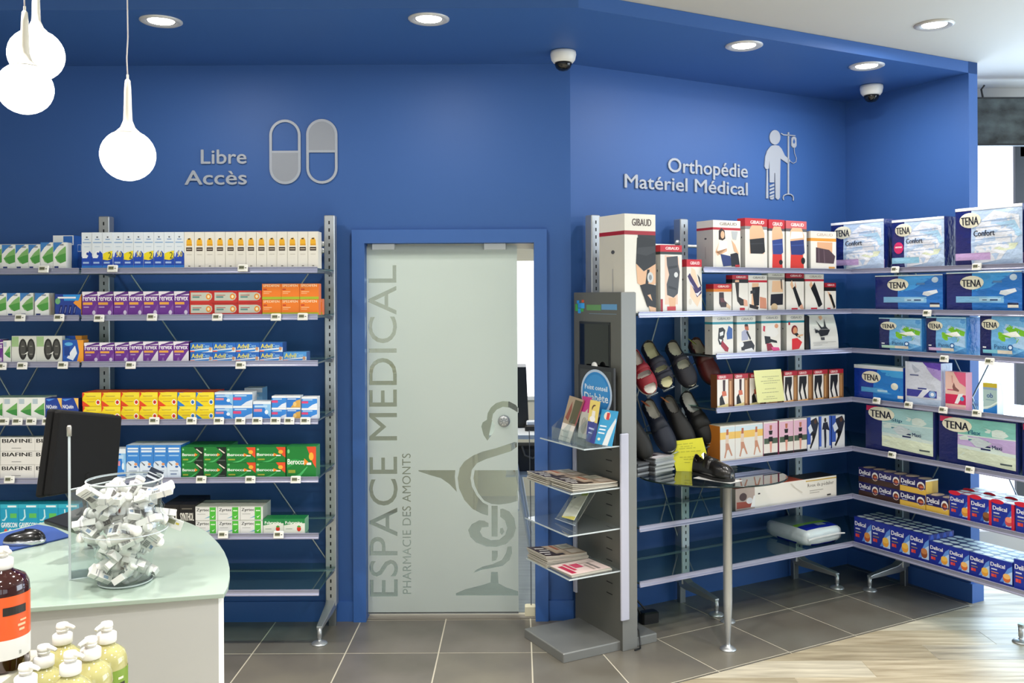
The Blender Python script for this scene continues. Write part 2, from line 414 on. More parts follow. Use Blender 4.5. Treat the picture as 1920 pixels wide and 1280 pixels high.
    PM = [mat(a, .42, var=(2.6, b, 9, (1.0, 11, 1)), spec=.45) for a, b in (('#94866c', '#c9bda2'), ('#a89a7e', '#d2c7ac'), ('#857962', '#b9ad92'), ('#a39a86', '#d3cab3'), ('#7c7464', '#bdb29a'))]
    for j in range(0, 12):
        y0 = 3.56+.19*j
        for i in range(-2, 5):
            x0 = -.7+1.2*i+(.37*j) % 1.2; x1 = x0+1.2
            q = [(x0+.0013, y0+.0013), (x1-.0013, y0+.0013), (x1-.0013, y0+.1887), (x0+.0013, y0+.1887)]
            if y0 >= 4.96: q = clip(q, 1, 0, 2.5)
            else: q = clip(q, FB.nx, FB.ny, FB.nx*FB.x+FB.ny*FB.y+.908)
            q = clip(q, -1, 0, -5.5)
            piece('plank', q, random.choice(PM), .0003)
    # office behind the door
    m = MB(); m.prism([(-3, 5.0), (.31, 5.0), (2.6, 6.3), (2.6, 8), (-3, 8)], -.1, .0006, mat('#8f9799', .35, var=(3, '#7c8488', 6, (1, 9, 1))), 'xy'); structure(m.build('floor_office'), 'grey plank floor of the office behind the door')
    m = MB(); m.box(-3, -.06, 7.9, 8.0, 0, 2.6, OFFW); m.box(-.06, 2.6, 7.9, 8.0, 0, .86, OFFW); m.box(-.06, 2.6, 7.9, 8.0, 2.03, 2.6, OFFW); structure(m.build('wall_office_back'), 'cream office wall seen through the door gap')
    m = MB(); m.box(-3, -2.95, 5.0, 8.0, 0, 2.6, OFFW); structure(m.build('wall_office_left'))
    m = MB(); m.prism([(-3, 5.0), (.3, 5.0), (2.6, 6.4), (2.6, 8), (-3, 8)], 2.6, 2.7, OFFW, 'xy'); structure(m.build('ceiling_office'))
    m = MB(); m.box(-.06, 2.6, 7.88, 7.9, .83, .86, WPLAS); m.box(-.06, 2.6, 7.92, 7.925, .86, 2.03, mat('#fcfdff', .9, name='glowing_blind', emit=1.3)); structure(m.build('window_1'), 'bright office window with a lowered white blind')  # blind sheet emits by itself, standing in for daylight in the window
    area('office_window_daylight', (1.2, 7.8, 1.5), (math.radians(-90), 0, math.radians(25)), 1.6, 40, (.92, .97, 1), sy=1.1)
    area('office_ceiling_light', (-.8, 6.0, 2.58), (0, 0, 0), 1.2, 44, (1, .98, .93), sy=.6)
    # shop window beyond the partition
    m = MB(); m.box(2.2, 5.6, 5.8, 5.9, 2.75, CEIL, WHITEC); m.box(2.2, 5.6, 5.8, 5.9, 0, .22, WHITEC); structure(m.build('wall_shop_front'), 'white head and low sill of the shop window')
    DK = mat('#3a3f45', .4, name='window_frame_grey')
    m = MB(); m.box(3.165, 3.23, 5.82, 5.88, .22, 2.75, DK); m.box(4.5, 4.56, 5.82, 5.88, .22, 2.75, DK); m.box(3.2, 5.6, 5.82, 5.88, 2.6, 2.66, DK)
    o = structure(m.build('window_2'), 'shop window with white blind and dark upright frame')
    m = MB(); m.box(2.22, 3.165, 5.845, 5.85, .22, 2.75, mat('#fbfdff', .8, name='emissive_blind', emit=1.15)); m.build('roller_blind', o)  # emission in the blind's material replaces daylight shining through it
    m = MB(); m.box(3.23, 5.6, 5.84, 5.846, .22, 2.75, clear_mat('window_glass', '#e9f1f2', .05)); m.build('pane', o)
    area('shop_window_daylight', (3.6, 5.78, 1.45), (math.radians(-90), 0, 0), 2.2, 105, (.55, .76, 1), sy=2.2)
structs()

# ---------------------------------------------------------------- wall lettering and pictograms
SIGN = mat('#a4aab4', .4, name='sign_grey'); SIGND = mat('#90959e', .45, name='sign_grey_fill')
def H_cap():
    vs = _textmesh('H', True, .0, 3); return vs[5]
def lettering(fr, s, t0, t1, zb, zc, name, label, off=.002, depth=.006):
    vs, fs, x0, x1, y0, y1 = _textmesh(s, True, 1., 4); sx = (t1-t0)/(x1-x0); sz = (zc-zb)/H_cap()
    # split into letters: connected pieces whose x-ranges overlap belong together
    par = list(range(len(vs)))
    def find(a):
        while par[a] != a: par[a] = par[par[a]]; a = par[a]
        return a
    for f in fs:
        for q in f[1:]: par[find(q)] = find(f[0])
    comp = {}
    for i in range(len(vs)): comp.setdefault(find(i), []).append(i)
    items = sorted([min(vs[i][0] for i in c), max(vs[i][0] for i in c), set([k])] for k, c in comp.items())
    mg = []
    for a in items:
        if mg and a[0] < mg[-1][1]-.25*min(a[1]-a[0], mg[-1][1]-mg[-1][0]): mg[-1][1] = max(a[1], mg[-1][1]); mg[-1][2] |= a[2]
        else: mg.append(a)
    root = empty(name, fr.w(t0, off, zb), fr.a, label, 'sign')
    for a in mg:
        ids = [i for i in range(len(vs)) if find(i) in a[2]]; ix = {q: k for k, q in enumerate(ids)}
        m = MB()
        for kx, kz, kd in ((0, 0, 0), (.012, .0, .0003), (-.012, 0, .0006), (0, .012, .0009), (.0, -.010, .0012)):      # strokes thickened by overlaid copies
            m.add([((vs[q][0]-x0+kx)*sx, -(depth+kd)*(vs[q][2]+1)/2, (vs[q][1]+kz)*sz) for q in ids], [tuple(ix[q] for q in f) for f in fs if find(f[0]) in a[2]], SIGN)
        m.build('letter', root)
def signs():
    h = lambda fr, u, v: fr.hit(u, v, 0.)
    for s, u0, u1, vc, vb in (('Libre', 378, 462.5, 280.5, 307), ('Accès', 347.5, 463, 319.5, 346)):
        lettering(FA, s, h(FA, u0, vb)[0], h(FA, u1, vb)[0], h(FA, 400, vb)[1], h(FA, 400, vc)[1], 'wall_lettering', 'grey wall lettering reading %s above the left shelves' % s)
    zA, zB = h(FB, 1262, 322.5)[1], h(FB, 1262, 296.5)[1]
    lettering(FB, 'Orthopédie', h(FB, 1251.5, 310)[0], h(FB, 1400, 310)[0], zA, zB, 'wall_lettering', 'grey wall lettering reading Orthopédie, first line on the angled wall')
    zA, zB = h(FB, 1180, 352)[1], h(FB, 1180, 326.5)[1]
    lettering(FB, 'Matériel Médical', h(FB, 1170, 350)[0], h(FB, 1400, 350)[0], zA, zB, 'wall_lettering', 'grey wall lettering reading Matériel Médical, second line on the angled wall')
    # capsules
    def caps(cx, v0, v1, fill, label):
        c = h(FA, cx, (v0+v1)/2); zt = h(FA, cx, v0)[1]; zb = h(FA, cx, v1)[1]; w = (h(FA, cx+29.2, 285)[0]-h(FA, cx-29.2, 285)[0])/2
        root = empty('capsule_sign', FA.w(c[0], .002, (zt+zb)/2), 0, label, 'sign'); hh = (zt-zb)/2
        def outl(rr, hz):
            pts = []
            for k in range(17): a = PI*k/16; pts.append((rr*math.cos(a), hz-rr+rr*math.sin(a)))
            for k in range(17): a = PI+PI*k/16; pts.append((rr*math.cos(a), -hz+rr+rr*math.sin(a)))
            return pts
        A_, B_ = outl(w, hh), outl(w-.0135, hh-.0135); m = MB(); n = len(A_)
        vs = [(a, -.006, b) for a, b in A_]+[(a, -.006, b) for a, b in B_]+[(a, 0, b) for a, b in A_]+[(a, 0, b) for a, b in B_]
        fs = []
        for i in range(n):
            j = (i+1) % n; fs += [(i, j, n+j, n+i), (i, 2*n+i, 2*n+j, j), (n+i, n+j, 3*n+j, 3*n+i)]
        m.add(vs, fs, SIGN); m.build('outline', root)
        zm = .006*fill
        pts = clip(B_, 0, fill, 0 if fill > 0 else 0)
        m = MB(); m.prism(pts, -.005, 0, SIGND); m.build('filled_half', root)
        m = MB(); m.box(-w+.0135, w-.0135, -.006, 0, -.006, .006, SIGN); m.build('bar', root)
    caps(535, 224.5, 345.5, -1, 'grey capsule pictogram with its lower half filled, left of the pair')
    caps(604, 223.5, 344.5, 1, 'grey capsule pictogram with its upper half filled, right of the pair')
    # patient with drip stand, drawn on the angled wall
    def q(pts): return [h(FB, 1120+x/4.571, 200+y/4.571) for x, y in pts]
    o0 = h(FB, 1455, 375); root = empty('patient_pictogram', FB.w(o0[0], .002, o0[1]), FB.a, 'grey pictogram of a patient with crutch, bandaged leg and drip stand', 'sign')
    def pc(name, pts, dep=.006, mt=SIGN):
        m = MB(); m.prism([(a-o0[0], b-o0[1]) for a, b in q(pts)], -dep, 0, mt); m.build(name, root)
    pc('head', [(1515+46*math.cos(2*PI*k/24), 264+63*math.sin(2*PI*k/24)) for k in range(24)])
    pc('body', [(1470, 350), (1485, 336), (1515, 330), (1548, 336), (1572, 362), (1600, 420), (1645, 458), (1638, 480), (1625, 488), (1562, 446), (1560, 560), (1557, 780), (1546, 796), (1532, 796), (1520, 780), (1516, 570), (1510, 570), (1508, 650), (1470, 650), (1468, 460), (1462, 530), (1450, 538), (1436, 534), (1425, 512), (1432, 430), (1448, 380)])
    for k in range(4):
        y = 662+k*30; pc('bandage_band', [(1470, y+14), (1508, y-2), (1508, y+16), (1470, y+30)])
    pc('foot', [(1470, 786), (1508, 772), (1506, 790), (1490, 797), (1474, 793)])
    pc('crutch', [(1444, 540), (1454, 540), (1458, 786), (1440, 786)])
    pc('drip_pole', [(1626, 220), (1637, 220), (1636, 748), (1625, 748)])
    pc('hook_bar', [(1568, 226), (1590, 238), (1690, 246), (1690, 254), (1588, 247), (1566, 232)])
    pc('drip_bag', [(1668, 258), (1686, 258), (1698, 272), (1700, 335), (1690, 352), (1668, 352), (1656, 335), (1656, 272)])
    pc('drop', [(1677, 275), (1686, 300), (1680, 318), (1672, 315), (1668, 300)], .0075, BLUE)
    tb = [(1680, 352), (1684, 400), (1700, 440), (1697, 474), (1672, 486), (1642, 466)]
    m = MB(); m.tube([(a-o0[0], -.004, b-o0[1]) for a, b in q(tb)], .0022, SIGN, 6); m.build('drip_tube', root)
    ar = [(1590, 800), (1585, 780), (1592, 762), (1612, 752), (1630, 750), (1650, 752), (1668, 764), (1674, 782), (1672, 805)]
    m = MB(); m.tube([(a-o0[0], -.004, b-o0[1]) for a, b in q(ar)], .0042, SIGN, 6); m.build('drip_base', root)
signs()

# ---------------------------------------------------------------- frosted sliding glass door
def door():
    Y = 4.925; root = empty('door_1', (0, Y, 0)); root['kind'] = 'structure'; root['label'] = 'frosted sliding glass door lettered ESPACE MEDICAL with a snake emblem'
    P0 = aty(686, 460, Y); P1 = aty(972.5, 1148, Y); x0, x1, z0, z1 = P0.x, P1.x, max(P1.z, .012), DZ-.012
    m = MB(); m.box(x0-.02, x1, .002, .012, z0, z1, clear_mat('door_glass', '#e4ece6', .05)); m.build('pane', root)
    cu = bpy.data.curves.new('frosted_film', 'CURVE'); cu.dimensions = '2D'; cu.fill_mode = 'FRONT'; cu.resolution_u = 6
    def poly(pts):
        sp = cu.splines.new('POLY'); sp.points.add(len(pts)-1)
        for k, (a, b) in enumerate(pts): sp.points[k].co = (a, b, 0, 1)
        sp.use_cyclic_u = True
    poly([(x0-.02, z0), (x1, z0), (x1, z1), (x0-.02, z1)])
    def text(s, u0, u1, v0, v1, space):      # runs upwards from v0 to v1, tops to the left (u0)
        fc = bpy.data.curves.new('t', 'FONT'); fc.body = s; fc.space_character = space; fo = bpy.data.objects.new('t', fc); COL.objects.link(fo)
        c2 = fo.to_curve(bpy.context.evaluated_depsgraph_get()); 
        pts = [bp.co.copy() for sp in c2.splines for bp in sp.bezier_points]
        ax, bx = min(q.x for q in pts), max(q.x for q in pts); ay, by = min(q.y for q in pts), max(q.y for q in pts)
        A = aty(u0, v0, Y); B = aty(u1, v1, Y)
        def M(q): k = (q.x-ax)/(bx-ax); l = (q.y-ay)/(by-ay); return Vector((B.x+(A.x-B.x)*l, A.z+(B.z-A.z)*k, 0))
        for sp in c2.splines:
            ns = cu.splines.new('BEZIER'); ns.bezier_points.add(len(sp.bezier_points)-1)
            for a, b in zip(ns.bezier_points, sp.bezier_points):
                a.handle_left_type = a.handle_right_type = 'FREE'; a.co = M(b.co); a.handle_left = M(b.handle_left); a.handle_right = M(b.handle_right)
            ns.use_cyclic_u = True
        fo.to_curve_clear(); bpy.data.objects.remove(fo); bpy.data.curves.remove(fc)
    text('ESPACE MEDICAL', 693, 743.5, 1118, 497, 1.0); text('PHARMACIE DES AMONTS', 755, 770, 1113, 850, 1.05)
    SN = [[(15, 452), (236, 452), (233, 490), (238, 545), (245, 582), (200, 535), (150, 500), (90, 483), (15, 458)],
          [(425, 150), (430, 110), (450, 75), (480, 50), (520, 38), (560, 40), (598, 60), (614, 80), (614, 108), (590, 92), (560, 76), (520, 72), (485, 88), (462, 115), (455, 150), (475, 185), (465, 225), (428, 275), (405, 240), (392, 190), (400, 165)],
          [(590, 283), (480, 320), (400, 340), (340, 365), (290, 400), (262, 440), (250, 500), (258, 560), (290, 630), (340, 685), (400, 715), (433, 724), (433, 662), (400, 645), (365, 605), (335, 550), (327, 500), (335, 450), (365, 410), (420, 385), (500, 360), (570, 338), (606, 312), (606, 285)],
          [(453, 665), (490, 665), (490, 850), (453, 850)],
          [(352, 452), (614, 452), (614, 635), (560, 650), (500, 658), (455, 655), (410, 635), (374, 590), (353, 545), (345, 500)],
          [(435, 770), (410, 755), (380, 752), (335, 775), (313, 810), (325, 850), (360, 885), (420, 908), (480, 912), (540, 895), (585, 850), (600, 800), (590, 740), (560, 700), (520, 682), (505, 685), (505, 730), (535, 755), (548, 800), (535, 840), (500, 868), (450, 872), (400, 850), (383, 820), (395, 795), (435, 792)],
          [(505, 800), (520, 797), (530, 820), (515, 842), (503, 825)], [(455, 935), (490, 935), (490, 970), (480, 992), (455, 998)],
          [(550, 910), (573, 908), (577, 950), (560, 990), (520, 1025), (450, 1040), (390, 1050), (345, 1068), (360, 1050), (400, 1030), (460, 1015), (515, 990), (540, 950)],
          [(450, 1062), (490, 1062), (495, 1130), (540, 1155), (612, 1178), (614, 1203), (240, 1203), (240, 1190), (300, 1165), (400, 1140), (447, 1125)]]
    for s in SN: poly([(lambda q: (q.x, q.z))(aty(780+a/3.2, 740+b/3.2, Y)) for a, b in s])
    fm = bpy.data.materials.new('frosted_film'); fm.use_nodes = True; nt = fm.node_tree; nt.nodes.clear()
    out = nt.nodes.new('ShaderNodeOutputMaterial'); df = nt.nodes.new('ShaderNodeBsdfDiffuse'); tl = nt.nodes.new('ShaderNodeBsdfTranslucent'); mx = nt.nodes.new('ShaderNodeMixShader')
    df.inputs[0].default_value = hexc('#c3c9c8'); tl.inputs[0].default_value = hexc('#f0f1ee'); mx.inputs[0].default_value = .4
    nt.links.new(df.outputs[0], mx.inputs[1]); nt.links.new(tl.outputs[0], mx.inputs[2]); nt.links.new(mx.outputs[0], out.inputs[0])
    from mathutils.geometry import tessellate_polygon, delaunay_2d_cdt
    loops = []
    for sp in cu.splines:
        if sp.type == 'POLY': loops.append([(q.co.x, q.co.y) for q in sp.points])
        else:
            from mathutils.geometry import interpolate_bezier
            L = []; bp = sp.bezier_points
            for i in range(len(bp)):
                a_, b_ = bp[i], bp[(i+1) % len(bp)]
                L += [(q.x, q.y) for q in interpolate_bezier(a_.co, a_.handle_right, b_.handle_left, b_.co, 5)[:-1]]
            loops.append(L)
    V, E_ = [], []
    for L in loops:
        o_ = len(V); V += [Vector(q) for q in L]; E_ += [(o_+i, o_+(i+1) % len(L)) for i in range(len(L))]
    vo, _, fo_, _, _, _ = delaunay_2d_cdt(V, E_, [], 0, 1e-6)
    def inside(px, py):
        c = 0
        for L in loops:
            for i in range(len(L)):
                (x1_, y1_), (x2_, y2_) = L[i], L[(i+1) % len(L)]
                if (y1_ > py) != (y2_ > py) and px < (x2_-x1_)*(py-y1_)/(y2_-y1_)+x1_: c += 1
        return c % 2
    keep = [f for f in fo_ if inside(sum(vo[i].x for i in f)/3+1e-7, sum(vo[i].y for i in f)/3+1.3e-7)]
    me = bpy.data.meshes.new('frosted_film'); me.from_pydata([(q.x, q.y, 0) for q in vo], [], keep); me.materials.append(fm); bpy.data.curves.remove(cu)
    link('frosted_film', me, root, (0, 0, 0), None, (PI/2, 0, 0))
    for u0, u1 in ((698, 741), (907, 949)):
        a = aty(u0, 457, Y); b = aty(u1, 468, Y); m = MB(); m.rbox(a.x, b.x, -.022, .02, b.z, DZ, mat('#c5c9c8', .35, .3), .003); m.build('clamp', root)
    c = aty(945, 789, Y); m = MB(); prof = [(0, 0), (.017, .001), (.027, .004), (.0315, .009), (.033, .014), (.033, .022)]
    m.lathe([(r_, -z) for r_, z in prof], SILV, 28, M=Matrix.Translation((c.x, -.024, c.z)) @ Matrix.Rotation(PI/2, 4, 'X'))
    for k in range(8):
        a = k*PI/4; m.box(-.002, .002, -.001, .001, .006, .024, SILVD, Matrix.Translation((c.x, -.0275, c.z)) @ Matrix.Rotation(a, 4, 'Y'))
    m.build('round_pull', root)
    m = MB(); m.box(x0-.02, x1, .0, .014, z0-.006, z0+.004, SILV); m.build('bottom_rail', root)
    m = MB(); m.box(DX0, DX1, -.02, .03, 0, .004, mat('#8b867c', .5)); o = m.build('trim_2', None, (0, Y, 0)); structure(o, 'thin floor strip under the glass door')
    m = MB(); m.box(DX0, DX1, .03, .05, DZ-.03, DZ, mat('#e9e2cf', .5)); o = m.build('trim_3', None, (0, Y, 0)); structure(o, 'cream track above the glass door')
door()

# ---------------------------------------------------------------- lights and cameras on the ceiling
LENS = mat('#fff6ea', .5, name='lamp_lens', emit=14)
def downlight(x, y, z, label, power, rim='#c9c9c9', rr=.092):
    m = MB(); RM = mat(rim, .35, .2, name='lamp_rim')
    root = m.lathe([(rr-.03, -.004), (rr-.012, -.010), (rr, -.004), (rr, 0)], RM, 32, caps=False).build('downlight', None, (x, y, z)); tag(root, label, 'ceiling light', 'recessed ceiling downlights')
    m = MB(); m.lathe([(rr-.03, -.004), (rr-.034, .0), (rr-.034, -.001)], SILVD, 32, caps=False); m.build('baffle', root)
    m = MB(); m.lathe([(0, -.0035), (rr-.036, -.0035), (rr-.034, -.001)], LENS, 32); m.build('lens', root)
    area('downlight_beam', (x, y, z-.02), (0, 0, 0), .11, power, (1, .96, .9))
def ceiling():
    for (u, v), L in zip(((302, 39), (804, 35), (1395, 85), (1625, 123)), ('leftmost white recessed downlight in blue soffit, above the capsule sign', 'white recessed downlight in blue soffit above the glass door', 'white recessed downlight in blue soffit above the patient pictogram', 'rightmost white recessed downlight in blue soffit beside dome camera')):
        q = atz(u, v, SOFF); downlight(q.x, q.y, SOFF, L, 8)
    q = atz(1752, 46, CEIL); downlight(q.x, q.y, CEIL, 'white recessed downlight in the white ceiling', 12, '#b5b2ac')
    for (u, v), L in zip(((1056, 92), (1634, 156)), ('white dome camera under soffit between door and angled wall', 'white dome camera under soffit near right blue partition')):
        q = atz(u, v+4, SOFF); root = empty('dome_camera', q, 0, L, 'security camera', 'dome cameras under the soffit')
        MB().lathe([(.050, 0), (.064, -.003), (.066, -.018), (.060, -.045), (.050, -.058), (.040, -.060)], WPLAS, 32).build('housing', root)
        MB().lathe([(.044, -.058), (.043, -.070), (.036, -.086), (.022, -.097), (0, -.101)], mat('#0b0c0d', .08, name='dome_glass'), 28).build('dome', root)
        MB().lathe([(.0, -.0), (.012, -.002), (.012, -.01), (0, -.012)], SILVD, 12, M=Matrix.Translation((0, -.062, -.03)) @ Matrix.Rotation(PI/2, 4, 'X')).build('lens_ring', root)
    GL = mat('#fffdf6', .3, name='opal_glass_lit', emit=2.6); ST = mat('#e3ded0', .4, name='lamp_stem')
    for k, ((u, v, Y, vt), L) in enumerate(zip(((240, 291, 2.62, 148), (47, 166, 2.55, 20), (68, 103, 2.72, -40)), ('opal globe pendant lamp hanging alone beside the Libre sign', 'opal globe pendant lamp, lower of the pair at the left edge', 'opal globe pendant lamp, upper of the pair behind the lower globe'))):
        c = aty(u, v, Y); rg = 49.5/F*Y; root = empty('pendant_lamp', c, 0, L, 'pendant lamp', 'opal globe pendants')
        pr = [(0, -rg*.97)]
        for i in range(1, 13):
            a = -PI/2+PI*.80*i/12; pr.append((rg*math.cos(a), rg*.97*math.sin(a)))
        zl = pr[-1][1]; rl = pr[-1][0]
        MB().lathe(pr, GL, 40).build('globe', root)
        h = (aty(u, vt, Y).z-c.z)
        MB().lathe([(rl, zl), (rl*.72, zl+.008), (rl*.45, zl+.02), (.0125, zl+.04), (.0115, zl+.06), (.0095, h-.03), (.0075, h-.005), (.004, h)], ST, 24).build('stem', root)
        MB().tube([(0, 0, h-.001), (0, 0, h+.012)], .0035, ST, 8).build('collar', root)
        MB().tube([(0, 0, h+.01), (-.002, 0, h+.06), (.0015, 0, h+.12), (-.001, 0, (h+CEIL-c.z)/2+.05), (0, 0, CEIL-c.z)], .0018, mat('#b9b2ae', .5), 6).build('cord', root)
    # screen hung beyond the partition
    a = aty(1806, 182, 5.55); b = aty(1990, 272, 5.55); root = empty('television', (a.x, 5.55, b.z), 0, 'dark wall screen hanging in front of the white blind', 'television'); w, h = b.x-a.x, a.z-b.z
    m = MB(); m.rbox(0, w, 0, .04, 0, h, mat('#15181b', .35), .004); m.build('case', root)
    m = MB(); m.box(.012, w-.012, -.002, 0, .012, h-.012, mat('#4a5352', .2, var=(9, '#1b1f1f', 5, (1, 1, 1.4)), emit=0)); m.build('screen', root)
    m = MB(); m.tube([(.13, .02, h), (.12, .02, h+.05), (.14, .02, h+.075)], .006, BLK); m.tube([(.45, .01, 0), (.48, .0, -.03), (.55, 0, -.04), (.62, 0, -.03), (.64, .01, 0)], .005, BLK); m.build('cable', root)
    m = MB(); m.box(.2, .3, .04, .25, h*.4, h*.6, BLK); m.build('bracket', root)
ceiling()

# ================================================================ SHELVING
def upright(parent, t0, z1=2.155, foot=None, side_foot=True):
    m = MB(); m.rbox(-.028, .028, -.102, -.04, .115, z1, SILV, .004)
    z = z1-.03
    while z > .16:
        m.box(-.0035, .0035, -.1026, -.1015, z-.018, z, SLOT); z -= .039
    u = m.build('upright', parent, (t0, 0, 0))
    if foot is not None:
        dx = foot-t0; m = MB()
        path = [(0, -.07, .19, .026, .03), (0, -.085, .125, .026, .03), (dx*.25, -.13, .105, .024, .022), (dx*.95, -.305, .082, .016, .012), (dx, -.328, .078, .015, .010)]
        vs = []; fs = []
        for i, (x, y, z, w, h) in enumerate(path): vs += [(x-w, y, z+h), (x+w, y, z+h), (x+w*.8, y+(.02 if i < 3 else 0), z-h), (x-w*.8, y+(.02 if i < 3 else 0), z-h)]
        for i in range(len(path)-1):
            for k in range(4): fs.append((4*i+k, 4*i+(k+1) % 4, 4*i+4+(k+1) % 4, 4*i+4+k))
        fs += [(0, 1, 2, 3), (16, 19, 18, 17)]
        m.add(vs, fs, SILV); f = m.build('foot', parent, (t0, 0, 0), bevel=.003)
        m = MB(); m.lathe([(.012, .08), (.0115, .03), (.009, .028), (.009, .018), (.016, .016), (.034, .010), (.04, .004), (.04, .0)], SILV, 28, (dx, -.322, 0)); m.build('levelling_pad', f)
        m = MB(); m.rbox(-.02, .02, -.075, -.045, .0, .115, SILVD, .003); m.build('rear_foot', f)
def shelf(parent, poly, rail, z, zbar=True, brackets=()):
    """poly: glass outline in local (t, y); rail: (t0, t1, off) of the front rail"""
    m = MB(); m.prism(poly, .0, .004, GLASS, 'xy'); g_ = m.build('shelf', parent, (0, 0, z+.0004))
    t0, t1, off, a0, a1 = rail; y = -off
    m = MB(); pr = [(y-.006, -.018), (y-.006, -.013), (y-.001, -.008), (y-.001, .004), (y-.006, .007), (y-.006, .010), (y+.004, .010), (y+.004, -.018)]
    vs = [(t0+a0*(py-y), py, pz) for py, pz in pr]+[(t1+a1*(py-y), py, pz) for py, pz in pr]; n = len(pr)
    m.add(vs, [tuple(range(n)), tuple(reversed(range(n, 2*n)))]+[((i+1) % n, i, n+i, n+(i+1) % n) for i in range(n)], ALU); m.build('front_rail', g_)
    if zbar:
        m = MB(); m.tube([(t0+.0, -.125, -.008), (t1-.0, -.125, -.008)], .006, ALU, 8); m.tube([(t0, -.125-.035, -.003), (t1, -.125-.035, -.003)], .0025, ACRYE, 6); m.build('support_bar', g_)
    for b in brackets:
        m = MB(); m.prism([(-.095, -.001), (-off+.01, -.003), (-off+.01, -.009), (-.3, -.012), (-.095, -.03)], b-.0015, b+.0015, SILVD, 'yz'); m.build('bracket', g_)
def braces(parent, a, b, z0, z1, y=-.05):
    for p0, p1 in (((a, z0), (b, z1)), ((b, z0), (a, z1))):
        m = MB(); m.tube([(p0[0], y, p0[1]), (p1[0], y, p1[1])], .0042, SILV, 6); m.build('brace_rod', parent)
        y -= .009
def shelving():
    # left unit
    a = empty('shelving_unit', FA.w(-2.165, 0), 0, 'silver slotted shelving unit of glass shelves along the left wall', 'shelving')
    o = 2.165; TL, TM_, TR = -3.16+o, 0., -.987+o
    for t0 in (TL, TM_, TR): upright(a, t0, foot=t0-.012)
    for x0, x1 in ((TL+.02, TM_), (TM_, TR)): braces(a, x0, x1, .30, 2.03)
    m = MB(); m.tube([(TL, -.06, 2.005), (TM_, -.06, 2.005)], .009, WPLAS); m.build('top_bar', a)
    m = MB(); m.tube([(TM_, -.06, 2.005), (TR, -.06, 2.005)], .009, WPLAS); m.build('top_bar', a)
    for k in (1, 2): m = MB(); m.lathe([(0, 0), (.016, 0), (.016, .01), (0, .01)], SILV, 14, M=Matrix.Translation((TR-.04, -.09, 2.04-.035*k)) @ Matrix.Rotation(PI/2, 4, 'X')); m.build('clamp_knob', a)
    for k, z in ZS.items():
        x1 = -.962+o; xm = -2.098+o
        shelf(a, [(xm+.004, -.04), (x1, -.04), (x1, -.5), (xm+.004, -.5)], (xm+.006, x1, .5, 0, 0), z, True, (x1-.01,))
        shelf(a, [(TL, -.04), (xm-.004, -.04), (xm-.004, -.5), (TL, -.5)], (TL, xm-.006, .5, 0, 0), z, True, (xm-.01,))
    # angled wall unit
    b = empty('shelving_unit', FB.w(0, 0), FB.a, 'silver slotted shelving unit of glass shelves along the angled wall', 'shelving')
    for t0, f in ((.093, .12), (.686, .715), (1.56, 1.634)): upright(b, t0, foot=f)
    braces(b, .093, .686, .30, 2.02); braces(b, .686, 1.56, .30, 2.02)
    m = MB(); m.tube([(.093, -.06, 2.005), (.686, -.06, 2.005)], .009, WPLAS); m.tube([(.686, -.06, 2.005), (1.56, -.06, 2.005)], .009, WPLAS); m.build('top_bar', b)
    for k in (1, 2): m = MB(); m.lathe([(0, 0), (.016, 0), (.016, .01), (0, .01)], SILV, 14, M=Matrix.Translation((.686-.045, -.09, 2.06-.04*k)) @ Matrix.Rotation(PI/2, 4, 'X')); m.build('clamp_knob', b)
    CF = .522; tj = LB-CF
    for k, z in ZS.items():
        s = {1: .485, 2: .075, 3: .566, 4: .566, 5: .553, 6: .075, 7: .075}[k]
        shelf(b, [(s, -.04), (LB-.03, -.04), (tj, -.5), (s, -.5)], (s, tj, .5, 0, 1), z, True, (s+.01,))
    # partition unit
    c = empty('shelving_unit', FC.w(0, 0), FC.a, 'silver slotted shelving unit of glass shelves along the short right partition', 'shelving')
    upright(c, .475, foot=.447); upright(c, 1.365, foot=1.363)
    braces(c, .475, 1.365, .30, 2.02)
    m = MB(); m.tube([(.475, -.06, 2.005), (1.365, -.06, 2.005)], .009, WPLAS); m.build('top_bar', c)
    for k, z in ZS.items():
        shelf(c, [(.025, -.06), (1.62, -.04), (1.62, -CF), (.505, -CF)], (.50, 1.62, CF, 0, 0), z, True, ())
    return a, b, c
UA, UB, UC = shelving()
# mirrored mitre of the partition rails is hidden by the joint; small clear joint plates close it
# ================================================================ PRODUCT DESIGNS
def leafbox(name, base='#eef0ec'):
    DES[name] = Design(base, [p([(0, .62), (0, 1), (.75, 1), (.3, .82)], '#3f7fc4'), p([(.12, .45), (.5, .68), (.95, .86), (.98, .78), (.98, .3), (.55, .22), (.3, .28)], '#7fb56c'), p([(.12, .45), (.6, .55), (.98, .6), (.98, .3), (.55, .22)], '#4f9b46'), r(.08, .05, .4, .12, '#2c3e7a'), r(.5, .88, .8, .94, '#8a8f98')], right='#e4e6e4', top='#c9d6c9')
leafbox('leaf')
DES['leaf_pale'] = Design('#eceee8', [r(.06, .72, .45, .94, '#b7c7cf'), p([(.15, .4), (.6, .62), (.95, .78), (.95, .2), (.6, .26)], '#6fae5e'), p([(.15, .4), (.6, .46), (.95, .5), (.95, .2), (.6, .26)], '#3f8f45')], top='#7fa08a')
DES['blue_case'] = Design('#1f4f9c', [r(.0, .72, 1, 1, '#e9eaec'), r(.5, .74, .95, .98, '#2b67b8')], right='#2a5fae', top='#dfe2e6')
sun_base = [p([(0, 0), (1, 0), (1, .42), (.75, .5), (.5, .36), (.2, .3), (0, .34)], '#1c49b4'), r(0, 0, 1, .1, '#2f7fd6'), r(.28, .8, .72, .82, '#5b87c0'), e(.5, .87, .09, .02, '#4a4f58'), r(.1, .71, .9, .74, '#8fb1d8'), r(.25, .6, .75, .62, '#c3d3e6'), r(.12, .15, .7, .2, '#a9c4ec')]
